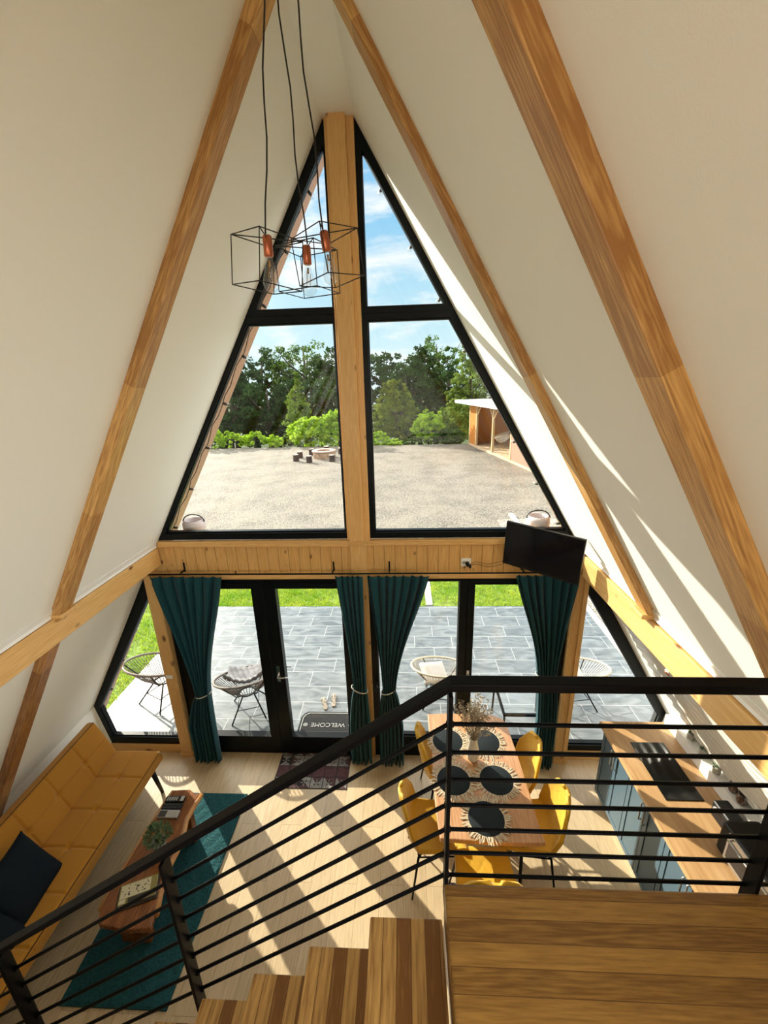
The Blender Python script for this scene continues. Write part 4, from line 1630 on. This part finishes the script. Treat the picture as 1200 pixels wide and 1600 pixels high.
# wooded ground falling away behind the yard
m = MB().grid(lambda u, v: (-90 + 180 * u, 24.0 + 50 * v, GZ - .02 - 4.5 * min(1, v * 2.2) + 10 * max(0, v - .5) + .5 * math.sin(u * 37) * v), 60, 30)
o = m.build('ground_bank', 'bank', recalc=False)
st(o, 'overgrown ground dropping away behind the yard', 'ground')
o = MB().box(-3.53, 3.66, .085, 3.34, GZ, PZ).build('patio', 'patio')
st(o, 'grey stone-look tiled patio', 'patio')
o = MB().box(.805, .935, 3.42, 7.5, GZ, -.11).build('kerb', 'concrete', bevel=.01)
st(o, 'pale concrete kerb across the lawn', 'kerb')
o = MB().box(3.66, 3.80, .4, 9.0, GZ, -.12).build('kerb', 'concrete', bevel=.01)
st(o, 'pale concrete edging beside the patio', 'kerb')
o = MB().box(3.80, 9, .0, 8.5, GZ, -.15).box(3.2, 3.66, 3.34, 8.5, GZ, -.155).build('gravel_strip', 'gravelc')
st(o, 'strip of coarse gravel beside the patio', 'gravel')
lw = MB()
lw.box(-12, -3.53, -.5, 5.6, GZ, -.13).box(-3.53, .805, 3.34, 5.6, GZ, -.13).box(.935, 3.2, 3.34, 5.4, GZ, -.13)
o = lw.build('lawn', 'soil')
st(o, 'mown lawn around the patio', 'lawn')


def link_mesh(name, vs, fs, mats):
    me = bpy.data.meshes.new(name)
    me.vertices.add(len(vs))
    me.vertices.foreach_set('co', np.asarray(vs, dtype=np.float32).ravel())
    fs = np.asarray(fs, dtype=np.int32)
    me.loops.add(fs.size)
    me.loops.foreach_set('vertex_index', fs.ravel())
    me.polygons.add(len(fs))
    me.polygons.foreach_set('loop_start', np.arange(0, fs.size, fs.shape[1], dtype=np.int32))
    for q in mats:
        me.materials.append(MT[q])
    me.update(calc_edges=True)
    me.validate()
    ob = bpy.data.objects.new(name, me)
    COL.objects.link(ob)
    return ob


RNG = np.random.default_rng(11)


def blades(name, areas, hmin, hmax, mat, z):
    V = []
    for (x0, x1, y0, y1, n) in areas:
        x = RNG.uniform(x0, x1, n)
        y = RNG.uniform(y0, y1, n)
        # thin patches where the soil shows through
        keep = (np.sin(x * 3.1 + 1.3 * np.sin(y * 2.3)) + np.sin(y * 4.7 + x) + RNG.uniform(-1, 1, n)) > -1.6
        x, y = x[keep], y[keep]
        n = len(x)
        a = RNG.uniform(0, 2 * PI, n)
        h = RNG.uniform(hmin, hmax, n)
        w = .005 + .004 * RNG.random(n)
        lx, ly = RNG.normal(0, .45, n) * h, RNG.normal(0, .45, n) * h
        p0 = np.stack([x - w * np.cos(a), y - w * np.sin(a), np.full(n, z)], 1)
        p1 = np.stack([x + w * np.cos(a), y + w * np.sin(a), np.full(n, z)], 1)
        p2 = np.stack([x + lx, y + ly, z + h], 1)
        V.append(np.stack([p0, p1, p2], 1).reshape(-1, 3))
    V = np.concatenate(V)
    F = np.arange(len(V)).reshape(-1, 3)
    return link_mesh(name, V, F, [mat])


g = blades('grass', [(-6.2, -3.5, .3, 5.4, 26000), (-3.5, .80, 3.33, 5.3, 22000), (.94, 3.1, 3.36, 5.3, 8000)], .03, .075, 'grass', -.13)
tag(g, 'short bright green grass of the lawn around the patio', 'grass', kind='stuff')


# ------------------------------------------------------------------ outside: planting
def leaves(blobs, n, size, seed, clump=.16, shell=.55):
    """leaf quads gathered in clumps over the ellipsoids BLOBS (cx,cy,cz,rx,ry,rz)"""
    rg_ = np.random.default_rng(seed)
    vol = np.array([b[3] * b[5] + b[3] * b[4] for b in blobs])
    pick = rg_.choice(len(blobs), size=n // 45 + 1, p=vol / vol.sum())
    B = np.array(blobs)[pick]
    d = rg_.normal(size=(len(pick), 3))
    d[:, 2] = d[:, 2] * .8 + .25
    d /= np.linalg.norm(d, axis=1)[:, None]
    r = rg_.uniform(shell, 1.0, len(pick)) ** .7
    cen = B[:, :3] + d * B[:, 3:] * r[:, None]
    rad = clump * (B[:, 3] + B[:, 5]) / 2 * rg_.uniform(.6, 1.3, len(pick))
    idx = rg_.integers(0, len(pick), n)
    e_ = rg_.normal(size=(n, 3))
    e_ /= np.linalg.norm(e_, axis=1)[:, None]
    P = cen[idx] + e_ * rad[idx][:, None] * rg_.uniform(.3, 1, n)[:, None] ** .6 * np.array([1.1, 1.1, .75])
    t = rg_.normal(size=(n, 3)) + e_ * .8
    t[:, 2] -= .2
    t /= np.linalg.norm(t, axis=1)[:, None]
    s = np.cross(t, rg_.normal(size=(n, 3)))
    s /= np.linalg.norm(s, axis=1)[:, None]
    L_ = size * rg_.uniform(.6, 1.3, n)[:, None]
    q = np.stack([P - t * L_ * .5, P + s * L_ * .28, P + t * L_ * .5, P - s * L_ * .28], 1).reshape(-1, 3)
    return q, np.arange(n * 4).reshape(-1, 4)


def plant(name, label, cat, base, blobs, n, size, mat, trunk=None, seed=1, group=None, clump=.16, shell=.55):
    """blobs relative to BASE"""
    T = thing(name, label, cat, base, group=group)
    q, f = leaves(blobs, n, size, seed, clump, shell)
    o = link_mesh('foliage', q, f, [mat])
    o.parent = T
    if trunk:
        h, r = trunk
        rn = random.Random(seed)
        m = MB().tube([(0, 0, -.3), (.03 * h * rn.uniform(-1, 1), .02 * h, h * .35), (.05 * h * rn.uniform(-1, 1), 0, h * .7), (.02, 0, h)], [r, r * .8, r * .5, r * .15], 8)
        for k in range(7):
            a, z = rn.uniform(0, 2 * PI), h * rn.uniform(.3, .75)
            l_ = h * rn.uniform(.18, .32)
            m.tube([(0, 0, z), (math.cos(a) * l_ * .6, math.sin(a) * l_ * .6, z + l_ * .5), (math.cos(a) * l_, math.sin(a) * l_, z + l_ * 1.1)], [r * .4, r * .25, r * .08], 6)
        m.build('trunk', 'trunk', T)
    return T


def round_tree(label, x, y, ztop, zbase, rad, n, size, mat, seed, group='trees beyond the yard', **k):
    H = ztop - zbase
    rn = random.Random(seed)
    bl = [(0, 0, H * .58, rad, rad, H * .42)]
    for i in range(6):
        a = i * 1.05 + rn.uniform(-.3, .3)
        bl.append((math.cos(a) * rad * .55, math.sin(a) * rad * .55, H * rn.uniform(.35, .72), rad * .5, rad * .5, H * .2))
    bl.append((0, 0, H * .2, rad * .9, rad * .9, H * .2))
    return plant('tree', label, 'tree', (x, y, zbase), bl, n, size, mat, (H * .9, rad * .09), seed, group, **k)


TR = [
    ('tall hazy dark tree at the left edge of the left upper window', -19.5, 44, 6.6, -3, 3.6, 9000, .34, 'leaf_dark'),
    ('tall dark tree behind the low lime bushes, left upper window', -15.2, 45, 8.0, -3, 3.6, 11000, .34, 'leaf_dark'),
    ('tallest airy tree in the left upper window, bright sky between its leaves', -10.8, 46, 9.0, -3, 3.9, 11000, .32, 'leaf_mid'),
    ('dark green tree next to the middle post on its left', -6.6, 43, 7.6, -3, 3.0, 9000, .34, 'leaf_dark'),
    ('dark tree just right of the middle post', -1.6, 42, 7.0, -3, 2.7, 9000, .34, 'leaf_dark'),
    ('rounded dark green tree in the middle of the right upper window', 2.2, 43, 7.6, -3, 2.7, 10000, .34, 'leaf_dark'),
    ('pale thin-leaved tree peeping over the dark ones, right upper window', 4.2, 48, 8.9, -3, 2.8, 6000, .3, 'leaf_mid'),
    ('dark tree low behind the round olive bush', .6, 38, 5.2, -3, 2.6, 7000, .34, 'leaf_dark'),
    ('dark tree between the olive bush and the tall bright tree', 4.6, 39, 5.3, -3, 2.3, 7000, .34, 'leaf_dark'),
    ('dark tree filling the gap behind the lime bush', -5.4, 37, 4.8, -3, 2.9, 8000, .34, 'leaf_dark'),
    ('dark low tree behind the pale conifer', -9.6, 39, 4.6, -3, 3.2, 8000, .34, 'leaf_dark'),
    ('dark low tree under the hazy tree on the left', -17.2, 40, 4.2, -3, 3.6, 8000, .34, 'leaf_dark'),
    ('dark low tree behind the small lime bushes', -13.2, 39, 4.0, -3, 3.0, 8000, .34, 'leaf_dark'),
]
for i, (lab, x, y, zt, zb, rd, n, s, mt) in enumerate(TR):
    round_tree(lab, x, y, zt, zb, rd, n, s, mt, 100 + i, clump=.13 if mt == 'leaf_mid' else .17)
# lighter trees
pb = [(0, 0, .35 * 6, 1.25, 1.25, 1.5), (0, 0, 3.6, .95, .95, 1.4), (0, 0, 5.0, .55, .55, 1.2), (.1, 0, 6.0, .25, .25, .8)]
plant('conifer_tree', 'pale yellow-green pointed tree standing before the dark trees', 'tree', (-8.2, 31, -1.9), pb, 8000, .17, 'leaf_conifer', (5.8, .12), 31, clump=.2)
plant('bright_tree', 'tall bright leafy tree behind the shed roof', 'tree', (5.9, 31, -1.2), [(0, 0, 2.2, 1.9, 1.6, 2.0), (.1, 0, 4.6, 1.7, 1.4, 1.9), (.2, 0, 6.6, 1.3, 1.1, 1.5), (.3, 0, 8.0, .8, .7, 1.1), (-1.2, 0, 3.6, 1.0, .9, 1.0), (-1.5, -.3, 1.5, 1.0, .9, 1.0)], 24000, .20, 'leaf_conifer', (7.5, .2), 32, clump=.15)
# the round olive bush with upright shoots
plant('round_bush', 'big round olive-green bush in the right upper window', 'bush', (-.15, 27.5, -.8), [(0, 0, 2.1, 1.75, 1.6, 2.0), (-.1, 0, 3.9, 1.0, 1.0, .95), (-.9, -.2, 1.2, .9, .9, 1.0), (.9, -.2, 1.2, 1.0, .9, 1.0)], 17000, .14, 'leaf_olive', (3.6, .14), 33, clump=.12, shell=.45)
# lime bushes along the yard edge
bush = [
    ('small lime bush at the far left edge of the yard', -12.6, 24.3, 1.4, .95, 2600, 'leaf_lime'),
    ('low lime bush left of the pale conifer', -11.3, 24.5, 1.15, .9, 2400, 'leaf_lime'),
    ('low leafy lime bush beyond the gravel, left of the big lime bush', -9.9, 24.8, 1.05, .9, 2400, 'leaf_lime'),
    ('tiny lime bush touching the big lime bush', -8.4, 24.6, .85, .8, 2000, 'leaf_lime'),
    ('big bright lime bush behind the fire pit', -6.0, 25.0, 2.0, 1.5, 9000, 'leaf_lime'),
    ('lime bush behind the fire pit, next to the middle post', -4.1, 25.2, 2.5, 1.2, 6500, 'leaf_lime'),
    ('lime bush at the foot of the olive bush, on its left', -1.5, 24.9, .9, .8, 3000, 'leaf_lime'),
    ('low lime weeds at the foot of the olive bush', -.3, 24.6, .45, .7, 1600, 'leaf_lime'),
    ('low green weeds right of the olive bush', .9, 24.6, .40, .7, 1600, 'leaf_mid'),
    ('bright lime bush left of the shed', 2.1, 25.3, 2.3, 1.0, 5500, 'leaf_lime'),
    ('spreading green bush against the shed end', 3.4, 24.9, 1.0, 1.1, 5000, 'leaf_mid'),
    ('leafy green bush just behind the shed end', 4.2, 27.2, 2.8, 1.4, 8000, 'leaf_conifer'),
]
for i, (lab, x, y, h, r, n, mt) in enumerate(bush):
    bl = [(0, 0, h * .45, r, r * .8, h * .5), (r * .4, 0, h * .7, r * .5, r * .5, h * .32), (-r * .5, 0, h * .5, r * .5, r * .5, h * .35), (-.1 * r, 0, h * .85, r * .35, r * .35, h * .2)]
    plant('bush', lab, 'bush', (x, y, GZ - .1), bl, int(n * .75), .19, mt, (h * .7, .05), 60 + i, 'bushes along the edge of the yard', clump=.2)

# ------------------------------------------------------------------ fire pit and stump seats
fp = thing('fire_pit', 'round stone fire pit with a pale rim in the gravel yard', 'fire pit', (-4.15, 20.0, GZ))
MB().lathe([(.62, 0), (.64, .30), (.64, .36), (.40, .36), (.40, .1)], n=36).build('stone_wall', 'pitstone', fp)
MB().lathe([(.40, .36), (.68, .36), (.69, .42), (.40, .42), (.40, .36)], n=36).build('rim', 'pitrim', fp)
MB().lathe([(0, .12), (.40, .10)], n=24).build('ash', 'ash', fp)
stm = [(-5.54, 19.03, 0, 'leftmost stump seat around the fire pit'), (-5.56, 20.02, 0, 'stump seat just behind the leftmost one'), (-4.70, 18.52, 0, 'square dark stump seat in front of the fire pit, left'),
       (-5.08, 20.95, 0, 'stump seat behind the left side of the fire pit'), (-4.35, 21.9, 0, 'stump seat directly behind the fire pit'), (-3.49, 18.73, 1, 'round stump seat in front of the fire pit, right'),
       (-3.35, 21.1, 0, 'stump seat behind the fire pit near the window post')]
sp0 = None
for x, y, k, lab in stm:
    if sp0 is None:
        T = thing('stump_seat', lab, 'stump', (x, y, GZ), group='stump seats around the fire pit')
        MB().cyl((0, 0, 0), (0, 0, .36), .17, .155, n=14, cap=False).build('bark', 'stump', T)
        MB().cyl((0, 0, .30), (0, 0, .365), .152, .15, n=14).build('cut_top', 'stumptop', T)
        sp0 = T
    else:
        T = copy_tree(sp0)
        T.location = (x, y, GZ)
        T['label'] = lab

# ------------------------------------------------------------------ garden shed (open veranda) on the right
A = math.atan2(-7.2, 1.3)
sh = thing('shed', 'open fronted orange wood shed with a flat pale roof at the yard edge', 'shed', (4.62, 23.7, GZ), (0, 0, A))
# local x runs along the front towards the house, local +y points away to the right of the photo
F = 1
MB().box(-.2, 9.5, 0, 3.2, 0, .14).build('deck', 'shedpale', sh, bevel=.01)
MB().prism([(-.9, 2.62), (10.2, 2.62), (10.2, 2.80), (-.9, 2.80)], -.75, 3.6, 'xz').build('roof', 'roofmetal', sh, bevel=.01)
MB().box(0.0, 1.15, .0, .06, .14, 2.62).build('board_panel', 'shedwood', sh)
MB().box(-.05, .0, 0, 3.2, .14, 2.62).build('end_wall', 'shedwood', sh)
MB().box(-.05, 9.4, 3.1, 3.2, .14, 2.62).build('rear_wall', 'shedpale', sh)
MB().box(6.3, 9.4, .0, .08, .14, 2.62).build('side_panel', 'redpanel', sh)
for k in range(20):
    x = 1.35 + k * .22
    MB().box(x, x + .09, 2.9, 2.96, .14, 2.62).build('slat', 'slats', sh)
for x in (-.06, 1.15, 3.75, 6.2):
    MB().box(x, x + .12, -.02, .10, .14, 2.62).build('post', 'slats', sh, bevel=.01)
for x, s in ((1.27, 1), (3.75, -1), (3.87, 1)):
    MB().tube([(x, .04, 1.95), (x + s * .6, .04, 2.60)], .04, 6).build('brace', 'slats', sh)
Rs = Matrix.Translation((4.62, 23.7, GZ)) @ Matrix.Rotation(A, 4, 'Z')


def acapulco(label, loc, rz, mats, cat='chair', s=1.0, group=None):
    rimm, cordm, legm = mats
    T = thing('string_chair', label, cat, loc, (0, 0, rz), group)
    T.scale = (s, s, s)

    def rim(t):
        # egg-shaped loop, high at the back (-y), low in front
        x = .37 * math.sin(t)
        y = -.36 * math.cos(t) * (1.0 if math.cos(t) > 0 else .95)
        z = .53 + .12 * math.cos(t)
        return Vector((x, y, z))

    def hub(t):
        return Vector((.10 * math.sin(t), .03 - .11 * math.cos(t), .26 + .02 * math.cos(t)))
    MB().tube([rim(2 * PI * i / 48) for i in range(48)], .014, 8, closed=True).build('rim', rimm, T)
    MB().tube([hub(2 * PI * i / 20) for i in range(20)], .009, 6, closed=True).build('seat_ring', legm, T)
    m = MB()
    for i in range(56):
        t = 2 * PI * i / 56
        a, b = rim(t), hub(t)
        mid = (a + b) / 2 + Vector((0, 0, -.035))
        m.tube([a, mid, b], .0042, 4, cap=False)
    m.build('cords', cordm, T)
    for t in (.75, 2.4, -2.4, -.75):
        a = rim(t) * .55 + hub(t) * .45 + Vector((0, 0, -.05))
        f = Vector((.30 * math.sin(t), -.30 * math.cos(t), .004))
        MB().tube([hub(t), a * .5 + hub(t) * .5 + Vector((0, 0, -.03)), rim(t)], .006, 6).build('stay', legm, T)
        MB().tube([hub(t + .2), f], .009, 8).build('leg', legm, T)
    m = MB().tube([(.30 * math.sin(t) * .62, -.30 * math.cos(t) * .62, .13) for t in (.75, 2.4, -2.4, -.75)], .006, 6, closed=True)
    m.build('leg_brace', legm, T)
    return T


acapulco('round string chair without a cushion at the left edge of the patio', (-2.86, .93, PZ), math.radians(-25), ('rattan', 'rattan', 'blackmetal'), s=1.05)
acapulco('dark string chair holding a grey cushion, beside the left curtain', (-1.62, .74, PZ), math.radians(18), ('rattan', 'rattan', 'blackmetal'))
acapulco('tan string chair with a pale cushion, behind the handrail bend', (.86, .95, PZ), math.radians(-8), ('rattanlt', 'rattanlt', 'blackmetal'), s=1.0)
acapulco('white string chair with a white cushion outside the kitchen window', (2.58, .95, PZ), math.radians(8), ('rattanlt', 'whitecush', 'blackmetal'), s=1.0)
gc = thing('seat_cushion', 'crumpled grey tufted cushion in the dark string chair', 'cushion', (-1.60, .78, PZ + .40), (math.radians(-12), 0, math.radians(18)))
m = MB()
def gcf(u, v):
    a, b = 2 * u - 1, 2 * v - 1
    r = math.sqrt(a * a + b * b)
    k = max(0, 1 - max(abs(a), abs(b)) ** 5)
    z = .05 * k * (.75 + .25 * abs(math.sin(a * 5)) * abs(math.sin(b * 5))) + .14 * (r * r) * (.5 if b > 0 else 1.0) + .008 * math.sin(a * 23 + b * 7)
    return (a * .25, b * .27, z)
m.grid(gcf, 36, 36)
m.build('pad', 'greycush', gc, solid=.03, recalc=False)
for lab, loc, rot in (('pale folded cushion in the tan string chair', (.78, .96, PZ + .42), (.5, .2, .4)), ('white cushion in the white string chair', (2.50, .98, PZ + .41), (.4, 0, .2))):
    o = cushion_mesh(.36, .30, .13, 16).build('scatter_cushion', 'whitecush', loc=loc, rot=rot)
    tag(o, lab, 'cushion')
# two chairs on the shed deck
for k, (u, v, rz) in enumerate(((1.75, 1.4, 2.6), (2.75, 1.1, 2.0))):
    p = Rs @ Vector((u, v, .14))
    acapulco(('pale string chair on the shed deck, farther one', 'pale string chair on the shed deck, nearer one')[k], tuple(p), A + rz, ('rattanlt', 'whitecush', 'rattan'), s=1.3)

# low patio table
ptb = thing('patio_table', 'black metal patio table behind the dining table', 'table', (1.78, .50, PZ))
MB().box(-.26, .26, -.26, .26, .44, .455).build('tabletop', 'glass', ptb, bevel=.004)
MB().ring([(-.28, -.28), (.28, -.28), (.28, .28), (-.28, .28)], [(-.255, -.255), (.255, -.255), (.255, .255), (-.255, .255)], .43, .46, 'xy').build('rim', 'blackmetal', ptb)
for sx_ in (-.26, .26):
    for sy_ in (-.26, .26):
        MB().tube([(sx_, sy_, .44), (sx_ * 1.05, sy_ * 1.05, 0)], .012, 8).build('leg', 'blackmetal', ptb)

# welcome mat and sandals
wm = thing('welcome_mat', 'dark rubber doormat reading WELCOME outside the glass door', 'doormat', (-.55, .53, PZ))
sx0, sy0 = .36, .175
base = [(-sx0, -sy0), (sx0, -sy0)] + [(sx0 * math.cos(t), sy0 * .55 + sy0 * .45 * math.sin(t)) for t in [i * PI / 16 for i in range(17)]]
base = [(-sx0, -sy0), (sx0, -sy0), (sx0, sy0 * .5), (sx0 * .93, sy0 * .8), (sx0 * .8, sy0), (-sx0 * .8, sy0), (-sx0 * .93, sy0 * .8), (-sx0, sy0 * .5)]
MB().prism(base, 0, .012, 'xy').build('mat_base', 'rubber', wm, bevel=.003)
inn = [(x * .93, y * .87) for x, y in base]
inn2 = [(x * .90, y * .82) for x, y in base]
MB().ring(inn, inn2, .012, .016, 'xy').build('raised_border', 'rubberlt', wm)
tx = bpy.data.curves.new('lettering', 'FONT')
tx.body = 'WELCOME'
tx.size = .088
tx.extrude = .0025
tx.align_x = 'CENTER'
tx.align_y = 'CENTER'
tx.materials.append(MT['rubberlt'])
tmp = bpy.data.objects.new('lettering', tx)
COL.objects.link(tmp)
bpy.context.view_layer.update()
tme = bpy.data.meshes.new_from_object(tmp.evaluated_get(bpy.context.evaluated_depsgraph_get()))
bpy.data.objects.remove(tmp)
to = bpy.data.objects.new('lettering', tme)
COL.objects.link(to)
to.parent = wm
to.location = (0, -.04, .014)
to.rotation_euler = (0, 0, PI)
m = MB()
for sx_ in (-1, 1):
    for i in range(9):
        t = i * 2 * PI / 9
        m.box(sx_ * .28 + .022 * math.cos(t) - .006, sx_ * .28 + .022 * math.cos(t) + .006, -.04 + .022 * math.sin(t) - .006, -.04 + .022 * math.sin(t) + .006, .012, .016)
    m.cyl((sx_ * .28, -.04, .012), (sx_ * .28, -.04, .017), .010, n=10)
m.build('flower_motif', 'rubberlt', wm)
for (x, y, rz, lab) in ((-.66, .855, .35, 'left pale strappy sandal beside the doormat'), (-.545, .915, .15, 'right pale strappy sandal beside the doormat')):
    T = thing('sandal', lab, 'sandal', (x, y, PZ), (0, 0, rz), 'pair of sandals')
    so_ = [(0, .12), (.028, .10), (.038, .06), (.034, .02), (.026, -.03), (.03, -.08), (.02, -.115), (0, -.12), (-.02, -.115), (-.028, -.08), (-.024, -.03), (-.03, .02), (-.034, .06), (-.025, .10)]
    MB().prism(so_, 0, .018, 'xy').build('sole', 'sandal', T, bevel=.003)
    MB().tube([(-.033, .05, .015), (-.015, .065, .045), (.015, .065, .045), (.035, .05, .015)], .006, 6).tube([(0, .085, .018), (0, .05, .045), (0, .0, .05)], .004, 6).tube([(-.024, -.03, .015), (-.02, -.02, .06), (.02, -.02, .06), (.026, -.03, .015)], .005, 6).build('strap', 'whitecush', T)

# bulb strings on the soffits
for s, f, y, lab in ((-1, xl, .19, 'string of clear bulbs along the left roof overhang'), (1, xr, .19, 'string of clear bulbs along the right roof overhang')):
    T = thing('string_lights', lab, 'string lights', (0, y, 0))
    pts = []
    for i in range(60):
        z = 5.55 - i * (5.0 / 59)
        pts.append((f(z) - s * .02 - s * .012 * math.sin(i * 2.1), .01 * math.sin(i * 1.3), z))
    MB().tube(pts, .004, 5).build('cable', 'wire', T)
    for i in range(13):
        z = 5.35 - i * .39
        bx, by = f(z) - s * .03, 0
        q = MB().cyl((bx, by, z), (bx - s * .012, by + .03, z - .012), .012, n=8).build('bulb_socket', 'blackpl', T)
        MB().lathe([(0, .055), (.02, .045), (.026, .025), (.012, .0)], (bx - s * .012, by + .03, z - .012), 10, axis=Matrix.Rotation(-PI / 2, 3, 'X')).build('bulb', 'bulb', q)
# round white lamps at the foot of the upper windows
for (x, lab) in ((-1.665, 'white round outdoor lamp behind the left upper window corner'), (1.70, 'white round outdoor lamp behind the television')):
    T = thing('outdoor_lamp', lab, 'lamp', (x, .25, 2.56), (0, 0, 0), 'round outdoor lamps')
    MB().lathe([(.09, 0), (.105, .02), (.108, .09), (.09, .125), (.082, .12), (.085, .03), (0, .03)], n=28).build('shade', 'lampwhite', T)
    MB().tube([(.108 * math.cos(t), 0, .10 + .075 * math.sin(t)) for t in [i * PI / 12 for i in range(13)]], .006, 6).build('handle', 'blackpl', T)
    MB().lathe([(0, .031), (.05, .032), (.03, .09), (0, .10)], n=16).build('lamp_core', 'ash', T)
    MB().box(-.03, .03, -.16, -.10, -.01, .03).box(-.02, .02, -.12, .0, -.006, .004).build('bracket', 'blackpl', T)
